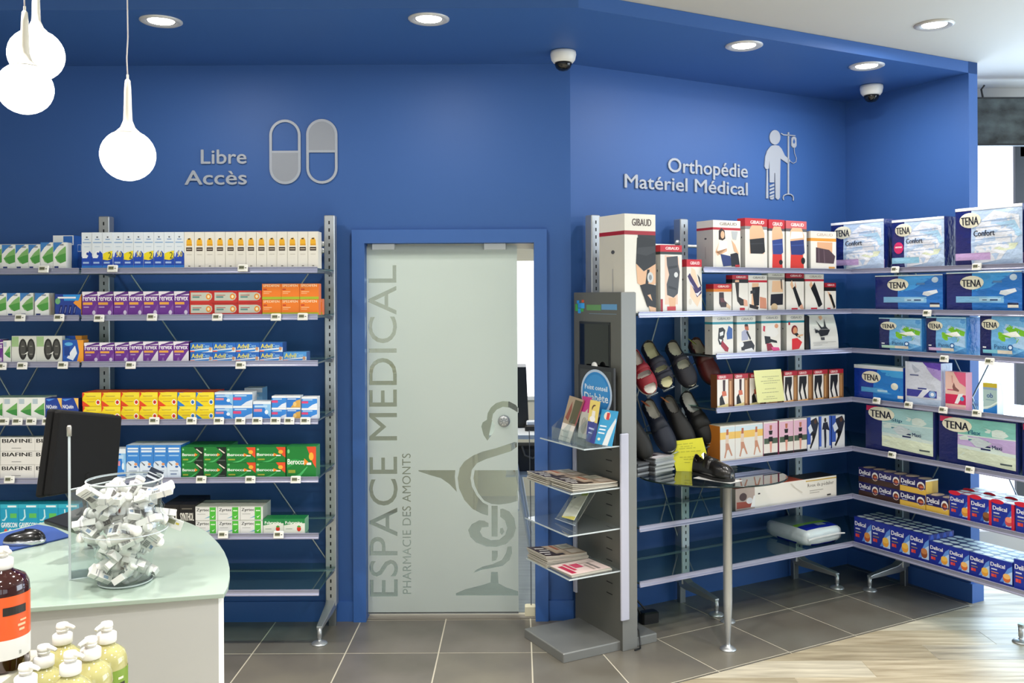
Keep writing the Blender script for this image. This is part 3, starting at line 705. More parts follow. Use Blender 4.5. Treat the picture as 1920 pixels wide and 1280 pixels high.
DES['sun_wave'] = Design('#e4ecf4', sun_base+[p([(.05, .3), (.2, .42), (.45, .5), (.75, .5), (.55, .44), (.62, .36), (.5, .3)], '#f2f5f9'), e(.55, .42, .1, .04, '#173a9c')], top='#7fb9e6')
DES['sun_two'] = Design('#e4ecf4', sun_base+[p([(.02, .26), (.05, .42), (.35, .46), (.98, .5), (.9, .28), (.5, .24)], '#f2dc24'), t('2', .55, .28, .85, .46, '#2a4a3a', 1)], top='#7fb9e6')
DES['sun_fifty'] = Design('#e4ecf4', sun_base+[p([(.05, .3), (.2, .44), (.5, .52), (.4, .38), (.5, .28)], '#2f4fc8'), t('50', .3, .33, .8, .47, '#f2df3c', 1)], top='#7fb9e6')
DES['cream_sun'] = Design('#eae6dc', [p([(.22, .62), (.22, .76), (.35, .82), (.6, .84), (.75, .76), (.78, .62)], '#f0b428'), r(.22, .64, .78, .66, '#d08a20'), e(.48, .81, .12, .02, '#3c3222'), r(.18, .48, .8, .58, '#3a2a22'), r(.24, .52, .74, .54, '#cfc4b4'), r(.25, .38, .75, .39, '#b9b2a6'), r(.4, .06, .6, .08, '#57524c')], right='#dcd7cc')
def fer(extra): return Design('#6b2f8f', [r(0, .84, 1, 1, '#ece6ee'), p([(0, .84), (0, .8), (1, .9), (1, 1), (.8, 1), (.4, .9)], '#5a2a80'), p([(.3, 0), (.6, .1), (.98, .5), (1, .4), (1, 0)], '#7d4b9e'), t('Fervex', .05, .62, .92, .86, '#f6f2f8', 1), r(.06, .46, .68, .56, '#e8a646'), r(.1, .34, .45, .39, '#b39ac6'), e(.78, .14, .11, .09, '#d9cfe4')]+extra, right='#4c2168', top='#e8e2ee')
DES['cold_purple'] = fer([])
DES['cold_white'] = fer([p([(.45, 0), (.95, .55), (1, .55), (1, 0)], '#ded8e0'), p([(.2, 0), (.45, 0), (.35, .22), (.28, .2)], '#8d68aa')])
DES['red_grey'] = Design('#c42f28', [p([(.05, .2), (.05, .86), (.8, .86), (.93, .74), (.96, .5), (.9, .28), (.8, .2)], '#c7cbbd'), e(.8, .52, .11, .24, '#e8902c'), e(.8, .52, .055, .13, '#f7e9b8'), r(.12, .42, .42, .55, '#5f8f8a'), r(.12, .6, .5, .66, '#b25a52')], top='#d8403a')
DES['orange_lime'] = Design('#ef7d1e', [r(0, 0, 1, .17, '#a8b828'), t('SPEDIFEN', .06, .8, .9, .96, '#f9d8b0', 1), r(.06, .6, .25, .68, '#c23a20'), r(.08, .46, .5, .52, '#f7b883'), r(.08, .36, .38, .40, '#f7b883')], top='#e88f3a', right='#e06a2a')
def adv(k='#2467c0'): return Design(k, [p([(0, 0), (0, .22), (1, .5), (1, 0)], '#dfe6ec'), p([(0, 0), (0, .12), (.9, .3), (.8, .1), (.5, 0)], '#2f86d8'), t('Advil', .06, .38, .55, .86, '#f0e24a', 1), t('Caps', .56, .4, .86, .84, '#8fc4ec', 1), r(.0, .04, .2, .16, '#d8503c'), e(.9, .35, .06, .2, '#cf9a72')], right='#1e4f96', top='#5e9fda')
DES['pain_blue'] = adv(); DES['pain_pale'] = adv('#4f98dc')
def yel(c, c2): return Design('#efd51c', [p([(0, 0), (0, .42), (.42, 0)], c), p([(0, .58), (0, 1), (.35, 1), (.12, .9)], c), r(0, .5, 1, .53, '#d9b814'), p([(.05, .98), (.98, .98), (.98, .62), (.4, .62)], '#f3df3a'), r(.25, .3, .65, .36, '#c9a83a'), r(.2, .7, .7, .75, '#b8983a'), e(.83, .28, .12, .2, '#f4f1e6'), e(.83, .28, .08, .13, c2)], right='#d8321e', top='#e8602a')
DES['yellow_red'] = yel('#e2471f', '#cc2a1c'); DES['yellow_blue'] = yel('#2c7fd0', '#2b6fb6')
DES['blue_white'] = Design('#2b7fd6', [r(0, .84, 1, 1, '#e6edf4'), p([(.55, .84), (.8, .3), (1, .05), (1, .84)], '#8ec4ee'), r(.08, .66, .8, .78, '#b8d8f4'), r(.05, .42, .5, .58, '#d98aa0'), e(.75, .4, .1, .12, '#e6f2fb'), r(0, 0, 1, .06, '#c8d8e8')], right='#6f9fcc', top='#dfe5ee')
DES['blue_pink'] = Design('#3a8adc', [r(0, .84, 1, 1, '#f1f2f4'), p([(.4, 0), (1, 0), (1, .45), (.7, .3)], '#dfe7f4'), r(.0, .42, .42, .62, '#e0487a'), r(.08, .7, .7, .78, '#bfe0fa')], right='#e3e7ee', top='#f0f1f3')
DES['blue_gold'] = Design('#2f78cc', [r(0, .84, 1, 1, '#eeefee'), p([(.3, 0), (1, 0), (1, .7), (.7, .6)], '#d9a850'), e(.6, .3, .12, .2, '#e9c57a'), r(.08, .7, .7, .78, '#cfe2f4')], right='#d8e0ea', top='#e8eaec')
DES['navy_gold'] = Design('#1d3f9a', [p([(.72, 1), (1, 1), (1, .5)], '#f0c060'), t('NiQuitin', .06, .5, .7, .7, '#f3f4fa', 1), r(.05, .06, .95, .3, '#1a7fb4'), e(.2, .18, .1, .09, '#7fe0d4'), e(.5, .18, .1, .09, '#7fe0d4'), p([(0, .95), (.6, .98), (.2, .86)], '#4f8fe0')], right='#16306e', top='#263f86')
DES['wound_cream'] = Design('#e6e4df', [t('BIAFINE', .05, .62, .92, .9, '#141414', 1), r(.32, .2, .6, .24, '#7b7b78'), r(0, .0, 1, .02, '#bcbab4')], right='#d2d0ca', top='#d8d6d0')
DES['nose_spray'] = Design('#d7e4f2', [p([(0, .42), (.1, .5), (.55, .52), (1, .3), (1, 1), (0, 1)], '#3a86d4'), r(.1, .87, .9, .92, '#e8f1fa'), r(.1, .78, .9, .84, '#dcebf8'), r(.15, .66, .85, .7, '#9cc8ee'), p([(.1, .5), (.4, .4), (.35, .36), (.12, .46)], '#5f6876'), e(.72, .42, .12, .04, '#e09a6a'), e(.7, .34, .12, .03, '#2f62a8'), r(.2, .2, .8, .23, '#9aaac0'), r(.25, .1, .7, .14, '#7488a8')], right='#2f78c8', top='#e0e9f2')
def gre(cut, big=False):
    f = [e(.07, .85, .04, .07, '#7fce8a')]
    f += [p([(.02, .3), (.3, .44), (.72, .5), (.3, .6), (.02, .56)], '#2f9a4a')]
    if cut: f += [p([(.55, 1), (1, 1), (1, 0), (.55, 0), (.75, .3), (.84, .5), (.75, .72)], '#12251a'), p([(.7, .9), (.95, .62), (.9, .58), (.66, .86)], '#ece0d0'), r(.65, .1, .95, .16, '#56605a')]
    else: f += [p([(.68, 1), (1, 1), (1, .3), (.9, .45)], '#e2502a'), e(.84, .68, .08, .13, '#f0b03a'), r(.68, .4, .84, .48, '#ece8e0')]
    f += [t('Berocca', .04, .42, .62, .6, '#f4f6f0', 1), p([(.6, .38), (.74, .5), (.6, .62)], '#f08c2a'), r(.06, .14, .3, .24, '#9aa53a'), p([(.2, 0), (.45, .12), (.7, .36), (.72, .34), (.5, .06), (.4, 0)], '#4fb868')]
    return Design('#1c7d33', f, right='#3f8a52', top='#2f8f45')
DES['green_dark'] = gre(True); DES['green_orange'] = gre(False)
DES['cyan_box'] = Design('#169cc0', [r(0, .88, 1, 1, '#35b4cc'), t('GAVISCON', .04, .24, .94, .4, '#f4fafb', 1), r(.4, .9, .9, .96, '#e8f6f8'), p([(.2, .8), (.28, .82), (.3, .6), (.2, .5), (.08, .5), (.1, .46), (.24, .46), (.38, .58), (.34, .84)], '#bfe9f0'), r(.55, .55, .92, .7, '#5dbb5a'), e(.3, .12, .09, .08, '#e8503a'), e(.55, .12, .09, .08, '#e4f2f6'), r(0, 0, 1, .02, '#0d6c92')], right='#0f7fa4', top='#1b8698')
DES['black_box'] = Design('#131214', [t('SYNTHOL', .05, .45, .9, .72, '#e8e6dc', 1), r(.15, .84, .8, .88, '#6a675f'), e(.35, .06, .2, .08, '#e8d21e')], right='#0c0b0d', top='#232225')
DES['white_green'] = Design('#dedfdc', [t('Zyrtec', .05, .58, .62, .86, '#2c3230', 1), r(.64, .02, .92, .94, '#4db53c'), r(.69, .64, .88, .72, '#d9efcf'), p([(.72, .25), (.78, .16), (.88, .36), (.78, .24)], '#f2f6ee'), r(.08, .42, .45, .46, '#a5a9a7'), p([(.4, .12), (.64, .3), (.64, .2)], '#6fa8c4'), r(0, .94, 1, 1, '#c2c4be')], right='#b2b6ae', top='#a9ad9f')
DES['green_berry'] = Design('#d9ddd2', [p([(0, .55), (0, 1), (1, 1), (1, .7), (.5, .66), (.2, .6)], '#1f8044'), t('Polaramine', .08, .64, .88, .84, '#f4f6f0', 1), e(.72, .32, .1, .18, '#c8321e'), p([(.62, .48), (.72, .56), (.82, .48), (.72, .4)], '#3f9a3a'), r(.1, .3, .4, .34, '#8fa08f')], right='#7fb08f', top='#1f7a40')
DES['blister_white'] = Design('#d8dad2', [r(.0, .6, .28, .98, '#9fc08a'), ]+[x for cx in (.45, .78) for x in (e(cx, .5, .17, .4, '#2b2b2a'), e(cx, .52, .11, .3, '#4b4b48'), r(cx-.06, .3, cx+.06, .33, '#8d8d86'), r(cx-.05, .6, cx+.05, .63, '#8d8d86'))]+[p([(.48, .3), (.66, .42), (.64, .34)], '#e9e9e4')], top='#cfd0ca')
DES['blister_navy'] = Design('#223f93', [p([(.7, .6), (1, 1), (1, .3)], '#ee9a34'), p([(.3, .98), (1, .98), (.9, .7), (.35, .7)], '#2d8fd8'), r(.1, .8, .8, .88, '#e9edf2'), e(.1, .68, .1, .14, '#6fae7a')]+[x for cx in (.2, .38, .56, .74) for x in (p([(cx-.07, .08), (cx+.03, .08), (cx+.09, .5), (cx-.01, .5)], '#16246a'), p([(cx-.02, .15), (cx, .15), (cx+.05, .42), (cx+.03, .42)], '#8f9cc8'))], right='#e8a23c', top='#3a5fb4')
DES['navy_orange'] = Design('#1f56b0', [p([(.68, 0), (.8, .45), (.7, 1), (1, 1), (1, 0)], '#efa032'), p([(.2, .2), (.5, .08), (.7, .4), (.6, .75), (.4, .5)], '#e3ebf4'), r(.08, .3, .35, .7, '#173f8c'), e(.3, .82, .2, .08, '#5fb0e4')], right='#e89a34', top='#9aa09f')
# orthopaedic boxes: white cartons with a coloured band and a photograph of the support being worn
SKIN, SKD = '#e0b490', '#c89474'
def brand(x0, x1, v0, v1, c): return [t('GIBAUD', x0, v0, x1, v1, c, 1)]
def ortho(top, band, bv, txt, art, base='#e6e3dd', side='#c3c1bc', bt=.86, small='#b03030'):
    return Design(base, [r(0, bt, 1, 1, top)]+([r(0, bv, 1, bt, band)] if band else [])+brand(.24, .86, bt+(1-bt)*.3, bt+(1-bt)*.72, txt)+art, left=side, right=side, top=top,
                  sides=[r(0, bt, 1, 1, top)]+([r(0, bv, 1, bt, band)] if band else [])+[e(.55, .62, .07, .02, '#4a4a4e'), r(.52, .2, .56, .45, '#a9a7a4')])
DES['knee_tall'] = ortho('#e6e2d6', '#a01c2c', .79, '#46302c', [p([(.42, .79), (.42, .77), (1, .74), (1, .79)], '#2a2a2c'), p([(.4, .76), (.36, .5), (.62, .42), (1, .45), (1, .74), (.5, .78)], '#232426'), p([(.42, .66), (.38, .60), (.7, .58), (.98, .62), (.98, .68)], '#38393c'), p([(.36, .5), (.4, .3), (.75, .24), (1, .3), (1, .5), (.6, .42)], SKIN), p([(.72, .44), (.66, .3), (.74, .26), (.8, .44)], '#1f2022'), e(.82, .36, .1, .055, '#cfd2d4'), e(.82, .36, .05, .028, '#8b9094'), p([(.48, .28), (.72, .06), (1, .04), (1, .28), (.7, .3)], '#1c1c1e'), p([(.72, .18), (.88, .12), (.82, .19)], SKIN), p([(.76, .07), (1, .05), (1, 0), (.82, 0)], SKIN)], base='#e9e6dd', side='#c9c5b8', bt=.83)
DES['knee_mid'] = ortho('#c22233', '#2d3b3a', .86, '#f6e6e4', [p([(.2, .12), (.8, .12), (.78, .3), (.9, .55), (.85, .82), (.2, .85)], '#e9c9b4'), p([(.28, .82), (.8, .84), (.82, .72), (.9, .6), (.8, .28), (.6, .22), (.3, .26), (.28, .42), (.4, .56), (.3, .7)], '#4a4c52'), e(.72, .56, .09, .04, '#d9dbde'), p([(.36, .68), (.78, .70), (.78, .67), (.36, .64)], '#33353a'), p([(.36, .4), (.74, .36), (.74, .33), (.36, .36)], '#33353a'), p([(.36, .22), (.7, .22), (.68, .05), (.42, .05)], SKIN), r(.3, .03, .7, .09, '#c4343c'), r(.0, 0, .1, .2, '#9c1f2c')], bt=.9)
DES['elbow_small'] = ortho('#c5202f', None, .88, '#f4dede', [p([(.3, .85), (.55, .8), (.98, .3), (.7, .1), (.2, .3)], '#eed0b4'), p([(.05, .68), (.2, .74), (.75, .46), (.95, .5), (.98, .36), (.68, .28)], '#3b2c63'), p([(.12, .62), (.4, .5), (.5, .44), (.2, .55)], '#cfcbe0'), p([(.55, .36), (.72, .3), (.98, .42), (.7, .36)], '#e6e4ee'), p([(.7, .72), (.85, .66), (.98, .5), (.94, .48), (.8, .6)], '#1d1a2e'), e(.22, .2, .1, .06, '#d8d2c8')], bt=.86)
def torso(sh, belt, low='#e9e4dc', bg='#e4e0d9', tilt=.0):
    return [p([(.2, .78), (.3, .86), (.75, .86), (.88, .7), (.86, .3), (.2, .3)], SKIN), p([(.2, .58), (.86, .62+tilt), (.9, .34+tilt), (.72, .28), (.24, .3)], belt), p([(.22, .3), (.82, .3), (.86, .02), (.2, .02)], low), p([(.24, .5), (.84, .52+tilt), (.84, .5+tilt), (.24, .48)], sh)]
DES['woman'] = ortho('#ece7df', '#b32232', .8, '#8c8279', [r(.1, .02, .98, .78, '#ebe8dd'), p([(.2, .78), (.3, .84), (.42, .78), (.44, .62), (.34, .58), (.2, .6)], '#33211c'), e(.34, .7, .07, .08, SKIN), p([(.22, .58), (.5, .56), (.52, .3), (.24, .3)], '#f2f1f0'), p([(.22, .56), (.08, .34), (.16, .26), (.3, .32), (.5, .42), (.5, .36), (.26, .28), (.14, .38)], SKIN), p([(.26, .3), (.62, .26), (.68, .06), (.36, .04)], '#2f3f78'), p([(.62, .3), (.9, .34), (.98, .04), (.66, .04)], '#262830'), p([(.66, .6), (.8, .5), (.94, .3), (.76, .36)], SKIN), p([(.66, .78), (.9, .78), (.84, .6), (.7, .62)], '#b7bcc0'), r(.8, .03, .96, .08, '#c03a40')], bt=.85)
DES['belt_black'] = ortho('#b9252e', '#8a8c8c', .78, '#f2e0de', torso('#3c3e42', '#2c2d31'), bt=.84)
DES['belt_blue'] = ortho('#bb2430', '#4c4c50', .77, '#f2e0de', torso('#4a61a8', '#33488e', '#cf3a36')+[e(.75, .14, .12, .05, '#22252c')], bt=.82)
DES['belt_blue_wide'] = ortho('#c25a60', '#5a5a5e', .78, '#f6e6e4', torso('#3c5296', '#2b3c7a', '#cf3c34')+[p([(.2, .62), (.84, .66), (.8, .78), (.25, .78)], '#eceae6'), e(.82, .18, .1, .07, '#1e2126')], bt=.84)
DES['belt_brown'] = ortho('#e9e3d6', '#e09a3c', .74, '#b9a9a0', [p([(.25, .72), (.85, .72), (.84, .4), (.25, .4)], '#dcaa84'), p([(.2, .58), (.72, .52), (.96, .36), (.9, .16), (.2, .18)], '#4c3a44'), p([(.3, .54), (.32, .54), (.34, .2), (.3, .2)], '#6d5a64'), p([(.5, .52), (.52, .52), (.56, .18), (.52, .18)], '#6d5a64'), r(.7, .02, .94, .08, '#e0a050')], bt=.82)
DES['ankle'] = ortho('#c0262c', '#e0862c', .72, '#f4e0d8', [p([(.3, .7), (.56, .7), (.58, .42), (.86, .24), (.84, .16), (.4, .16), (.3, .3)], '#3e3237'), p([(.34, .5), (.56, .5), (.6, .4), (.7, .34), (.4, .34)], '#6a4248'), p([(.72, .3), (.95, .2), (.92, .08), (.7, .16)], '#e2c4a6')], bt=.82)
DES['sock'] = ortho('#b52030', '#1e1e20', .78, '#f2dcdc', [p([(.16, .8), (.42, .8), (.4, .4), (.8, .3), (.9, .16), (.5, .16), (.3, .28)], '#34302f'), p([(.7, .34), (.94, .3), (.98, .14), (.72, .14)], '#dca890'), p([(.16, .8), (.42, .8), (.42, .86), (.18, .86)], SKIN), r(.46, .02, .78, .1, '#c23a40')], bt=.88)
DES['brace_strap'] = ortho('#e4e0dc', '#b81e30', .8, '#7f7672', [p([(.2, .78), (.55, .78), (.5, .1), (.15, .12)], SKIN), p([(.18, .66), (.6, .68), (.56, .16), (.3, .14)], '#1d1e20'), p([(.1, .56), (.35, .6), (.35, .5), (.1, .48)], '#35363a'), p([(.6, .4), (.95, .36), (.98, .06), (.6, .08)], '#c98a70'), p([(.05, .2), (.55, .12), (.5, .04), (.05, .1)], '#2c2624')], bt=.86)
DES['shorts'] = ortho('#cfccc6', '#9a9896', .82, '#85807c', [p([(.25, .8), (.85, .8), (.9, .5), (.2, .5)], '#dfb894'), p([(.15, .44), (.9, .46), (.88, .16), (.12, .14)], '#1c1c26'), p([(.75, .84), (.82, .84), (.84, .55), (.78, .6)], '#1a1a20'), e(.36, .1, .2, .1, '#c8b08c')], base='#d9d4cb', bt=.9)
def arm(base='#e3dfd9'): return [p([(.22, .7), (.32, .82), (.42, .66), (.34, .56)], SKIN), p([(.5, .8), (.58, .62), (.48, .58)], '#d8a488'), p([(.36, .6), (.5, .66), (.88, .16), (.7, .08)], '#19191b'), p([(.72, .1), (.9, .18), (1, .02), (.86, 0)], '#dca68c'), r(.3, .02, .64, .07, '#c8323c')]
DES['wrist_long'] = ortho('#9f1a2c', '#1c1a1c', .78, '#efd4d4', arm(), bt=.87)
DES['wrist_white'] = ortho('#e3ded8', '#b2283a', .8, '#a09488', arm()[:3]+[p([(.3, .6), (.5, .78), (.62, .6), (.92, .16), (.76, .08)], '#151517')]+arm()[4:], bt=.86)
DES['wrist_small'] = ortho('#a51c2e', '#1c1a1c', .7, '#f0d8d8', [p([(.2, .7), (.5, .62), (.7, .3), (.95, .1), (.8, .02)], SKIN), p([(.35, .6), (.6, .56), (.95, .12), (.8, .04)], '#161618'), r(.2, .02, .5, .08, '#c8323c')], bt=.84)
def tq(art): return ortho('#e4e2de', '#2c8fa4', .78, '#8d8f90', art, bt=.84)
DES['boot_box'] = tq([p([(.3, .68), (.5, .7), (.62, .62), (.56, .44), (.4, .34), (.26, .38)], '#26282c'), p([(.34, .56), (.52, .6), (.52, .5), (.36, .47)], '#e2e4e6'), p([(.26, .38), (.52, .4), (.5, .22), (.32, .26)], '#1e1f22'), p([(.3, .4), (.46, .38), (.4, .3)], '#e8eaec'), p([(.46, .36), (.78, .16), (.74, .06), (.6, .08), (.4, .22)], '#9c1f34'), p([(.78, .74), (.96, .66), (.96, .4), (.7, .38), (.68, .54)], '#3a62a8')])
DES['sitting_man'] = tq([p([(.4, .76), (.6, .76), (.64, .62), (.45, .6)], '#b8654a'), p([(.42, .78), (.58, .78), (.6, .72), (.42, .72)], '#3a2a26'), p([(.25, .58), (.45, .64), (.62, .58), (.6, .36), (.25, .34)], '#a9adc8'), p([(.55, .62), (.75, .4), (.72, .34), (.5, .56)], '#22232c'), p([(.2, .3), (.78, .34), (.95, .2), (.9, .08), (.24, .08)], '#2c2c34'), e(.25, .24, .12, .07, '#e4e5e8'), p([(.4, .1), (.8, .14), (.9, .06), (.45, .04)], '#e6e6e6')])
DES['sling_box'] = tq([p([(.1, .72), (.2, .7), (.18, .55), (.08, .58)], '#c8405a'), p([(.3, .7), (.7, .76), (.9, .5), (.7, .4), (.2, .42)], '#e9e8e6'), e(.78, .7, .1, .06, '#d89a78'), p([(.15, .44), (.45, .42), (.5, .26), (.2, .22)], '#232428'), p([(.45, .36), (.8, .3), (.82, .24), (.4, .28)], '#1f2024'), p([(.25, .24), (.5, .24), (.7, .06), (.3, .04)], '#8e2038'), p([(.5, .14), (.9, .12), (.96, .04), (.6, .03)], '#e04a8a')])
DES['neck_box'] = tq([e(.45, .58, .18, .13, '#7a1f2a'), e(.48, .56, .12, .1, '#d8946e'), p([(.4, .48), (.62, .5), (.8, .36), (.56, .4)], '#1d1d20'), p([(.62, .44), (.94, .46), (.94, .42), (.6, .38)], SKIN), p([(.3, .34), (.6, .36), (.88, .24), (.7, .06), (.3, .04)], '#d32a34'), p([(.1, .8), (.2, .8), (.2, .72), (.1, .72)], '#b02030')])
DES['tights_brown'] = Design('#e8e2dc', [r(0, .86, 1, 1, '#a81c30'), t('GIBAUD', .1, .89, .55, .97, '#f2dada', 1), r(.7, .0, 1, .86, '#8a5a34'), r(.78, .08, .9, .8, '#c9986a'), p([(.35, .84), (.52, .84), (.5, .5), (.36, .5)], '#3a1e22'), p([(.3, .5), (.55, .5), (.6, .36), (.3, .34)], '#c86a50'), p([(.15, .3), (.3, .4), (.5, .1), (.45, 0), (.15, 0)], '#151416'), p([(.4, .34), (.7, .3), (.7, .04), (.6, .02)], '#e8dcc8'), p([(0, 0), (.7, 0), (.7, .12), (0, .06)], '#dcc98a')], left='#6d4428', top='#8e1a2c')
DES['tights_black'] = Design('#e6e2de', [r(0, .86, 1, 1, '#a81c30'), t('GIBAUD', .1, .89, .6, .97, '#f2dada', 1), r(.7, 0, 1, .86, '#8a6038'), r(.78, .08, .88, .8, '#b98a58'), p([(.1, .82), (.6, .82), (.6, .6), (.5, .4), (.62, .06), (.52, .04), (.36, .4), (.3, .6), (.18, .3), (.3, .06), (.2, .04), (.06, .34)], '#1b1a1e'), p([(.0, 0), (.7, 0), (.7, .08), (0, .05)], '#e8b070')], left='#6d4428', top='#8e1a2c')
DES['tights_beach'] = Design('#eae6de', [r(0, .62, 1, .96, '#f0c468'), r(0, .82, 1, .96, '#cfe0e8'), r(.04, .98, .9, 1, '#e8e8e8'), p([(.42, .9), (.56, .9), (.55, .74), (.4, .74)], '#b86a4c'), p([(.36, .74), (.58, .74), (.56, .5), (.36, .5)], '#e6cdb8'), p([(.36, .5), (.56, .5), (.7, .3), (.82, .14), (.74, .13), (.56, .32), (.46, .3), (.34, .08), (.26, .1), (.36, .3)], '#c98f74'), r(0, 0, 1, .03, '#d9c9a8')], left='#c8782a', top='#e8dcc4')
DES['tights_pink'] = Design('#e6e0da', [r(.04, .5, 1, .96, '#e2b8d0'), r(.04, .36, 1, .52, '#4e5f50'), r(0, 0, 1, .09, '#151416'), p([(.42, .9), (.6, .9), (.58, .76), (.44, .76)], '#b8745c'), p([(.36, .74), (.64, .74), (.6, .62), (.4, .62)], '#1b1a1c'), p([(.36, .56), (.64, .56), (.66, .42), (.34, .42)], '#17161a'), p([(.42, .42), (.6, .42), (.56, .1), (.46, .1)], '#d99a8c')], left='#b04a72', top='#e8dfe2')
DES['tights_blue'] = Design('#dfe2e8', [r(0, .2, .3, 1, '#3a5cb8'), p([(.3, .9), (.8, .98), (1, .8), (.8, .5), (.3, .45)], '#2a2f42'), e(.72, .86, .12, .07, '#5a4238'), p([(.4, .55), (.8, .5), (.6, .3), (.3, .06), (.2, .1), (.45, .35)], '#15151c'), r(.3, 0, 1, .06, '#eceef2'), p([(.05, .7), (.3, .8), (.5, .6), (.2, .5)], '#d8e2f2')], left='#2c4a9a', top='#cfd4de')
DES['tights_navy'] = Design('#d6dbe6', [r(0, .1, .2, 1, '#3f63c4'), r(.85, .1, 1, 1, '#3f63c4'), p([(.25, .6), (.35, .8), (.7, .82), (.9, .55), (.6, .6), (.62, .3), (.58, .04), (.45, .04), (.42, .4), (.4, .6)], '#20263c'), e(.52, .88, .1, .07, '#3a3432'), r(.2, 0, .9, .05, '#eef0f4')], left='#2c4a9a', top='#cfd4de')
DES['long_kit'] = Design('#e6e3dc', [r(0, 0, .18, 1, '#b7a49c'), p([(.01, .1), (.17, .1), (.17, .35), (.01, .4)], '#9c4434'), e(.07, .6, .035, .18, '#4a3436'), e(.13, .4, .03, .14, '#d8d8de'), p([(.14, .1), (.17, .6), (.185, .6), (.18, .08)], '#e8e8e8'), t('Roue de pédalier', .7, .56, .97, .78, '#55524e'), r(.72, .42, .86, .45, '#a9a59d'), r(.72, .32, .82, .35, '#a9a59d'), r(.9, .1, .94, .17, '#3a3834'), r(.21, .62, .23, .68, '#2c2a28'), p([(.52, .9), (.56, .7), (.64, .4), (.65, .42), (.575, .7), (.54, .9)], '#cfcabf'), r(.68, .88, 1, .93, '#c8a850')], left='#8d8a84', right='#cfccc4', top='#a8472e', tops=[r(.66, 0, 1, 1, '#201e20')])
# incontinence pads and other film packs
def tena(u, v, w=.27, h=.105): return [e(u+w*.47, v+h*.2, w*.62, h*1.25, '#e6e4cf'), t('TENA', u-.01, v-h*.55, u+w*.95, v+h*.75, '#141a2e', 1)]
def confort(side='#131f66', band='#c3a4d4', dot=False):
    f = [r(.0, .0, .26, .97, side), r(.26, 0, 1, .98, '#b9d0ee'), p([(.3, .02), (.34, .7), (.6, .92), (.96, .82), (.97, .5), (.7, .1)], '#e2e7f2'), p([(.6, .28), (.72, .36), (.95, .36), (.9, .26), (.74, .24)], '#d9e2c8'), p([(.6, .7), (.9, .74), (1, .5), (.94, .46), (.86, .62)], '#a9d0ee')]
    for k in range(5): f.append(p([(.28, .34+.1*k), (.9, .36+.1*k), (.9, .372+.1*k), (.28, .352+.1*k)], '#9fb8dc'))
    f += [r(0, .1, .55, .22, band), t('Confort', .3, .5, .62, .6, '#1b2238', 1), r(0, .95, 1, 1.0, '#eef0f4')]
    if dot: f += [e(.15, .42, .1, .12, '#d0286a'), r(.08, .42, .22, .45, '#f2d0de')]
    return Design('#c4d6ef', f+tena(.12, .76), right='#1a2a72', film=True, bulge=.05, top='#d8dde6', sides=[r(0, .0, 1, .2, '#9fc6e4' if dot else band), r(0, .2, 1, .86, '#131f66'), e(.4, .68, .25, .05, '#e6e4cf')])
DES['pads_violet'] = confort(); DES['pads_blue'] = confort(band='#8fc6e2', dot=True)
DES['pants_navy'] = Design('#13246e', [r(.36, 0, 1, .97, '#2472c6'), p([(.36, .97), (.9, .97), (.6, .6), (.36, .5)], '#3f9adf'), r(.14, .22, .78, .38, '#7db7e0'), r(.46, .26, .74, .34, '#a8cfe8'), r(.5, .28, .56, .3, '#1d2e5e'), r(.6, .27, .7, .31, '#35507a'), p([(.74, .52), (.92, .58), (.94, .5), (.8, .4), (.72, .44)], '#dce6ee'), e(.9, .85, .045, .08, '#b8cfe2'), r(.83, .1, .96, .17, '#eceade'), r(.83, .17, .96, .22, '#1c2444'), r(.64, .72, .76, .77, '#4f7fb4'), r(0, .97, 1, 1, '#e6e8ea')]+tena(.24, .7, .26, .14), right='#1a3f94', film=True, bulge=.03, top='#d6dade')
def pantsg(band): return Design('#4f96d6', [r(0, 0, .27, .98, '#141f5c'), p([(.27, .98), (1, .98), (1, .2), (.6, 0), (.27, 0)], '#6fb0e2'), p([(.5, .8), (.98, .7), (.98, .2), (.6, .3)], '#a4c8ea'), p([(.38, .5), (.44, .6), (.86, .44), (.8, .34), (.5, .38)], '#79bf2c'), p([(.58, .66), (.66, .76), (.98, .62), (.96, .5), (.7, .56)], '#6fb828'), p([(.5, .55), (.8, .62), (.9, .5), (.7, .48)], '#eef2ec'), r(.08, .09, .4, .17, band), r(.4, .09, .72, .17, '#e4dccb'), t('Pants', .34, .2, .6, .3, '#27507c'), e(.68, .24, .06, .07, '#2f5f9c'), e(.68, .24, .035, .04, '#c8dff2'), r(.08, .21, .16, .24, '#eef0f4'), r(0, .97, 1, 1, '#b9dcf2')]+tena(.1, .74, .32, .1), right='#3f8fd6', film=True, bulge=.05, top='#9fcdea')
DES['pants_green'] = pantsg('#b7dcc8'); DES['pants_lilac'] = pantsg('#d0b4dc'); DES['pants_cyan'] = pantsg('#7fc8dc')
DES['pads_dark'] = Design('#14369a', [p([(.4, 0), (1, 0), (1, .92), (.5, .92), (.42, .5)], '#1f78cc'), p([(.5, .92), (1, .92), (1, .7), (.7, .72)], '#3f9fe0'), r(.16, .22, .78, .36, '#4f9fd8'), r(.5, .26, .7, .32, '#a8cfe8'), e(.84, .45, .07, .1, '#e8e8da'), r(.9, .12, 1, .2, '#e8eade'), r(0, .9, 1, 1, '#cfd4d8')]+tena(.22, .64, .32, .14), right='#14369a', film=True, bulge=.04, top='#c9ced2')
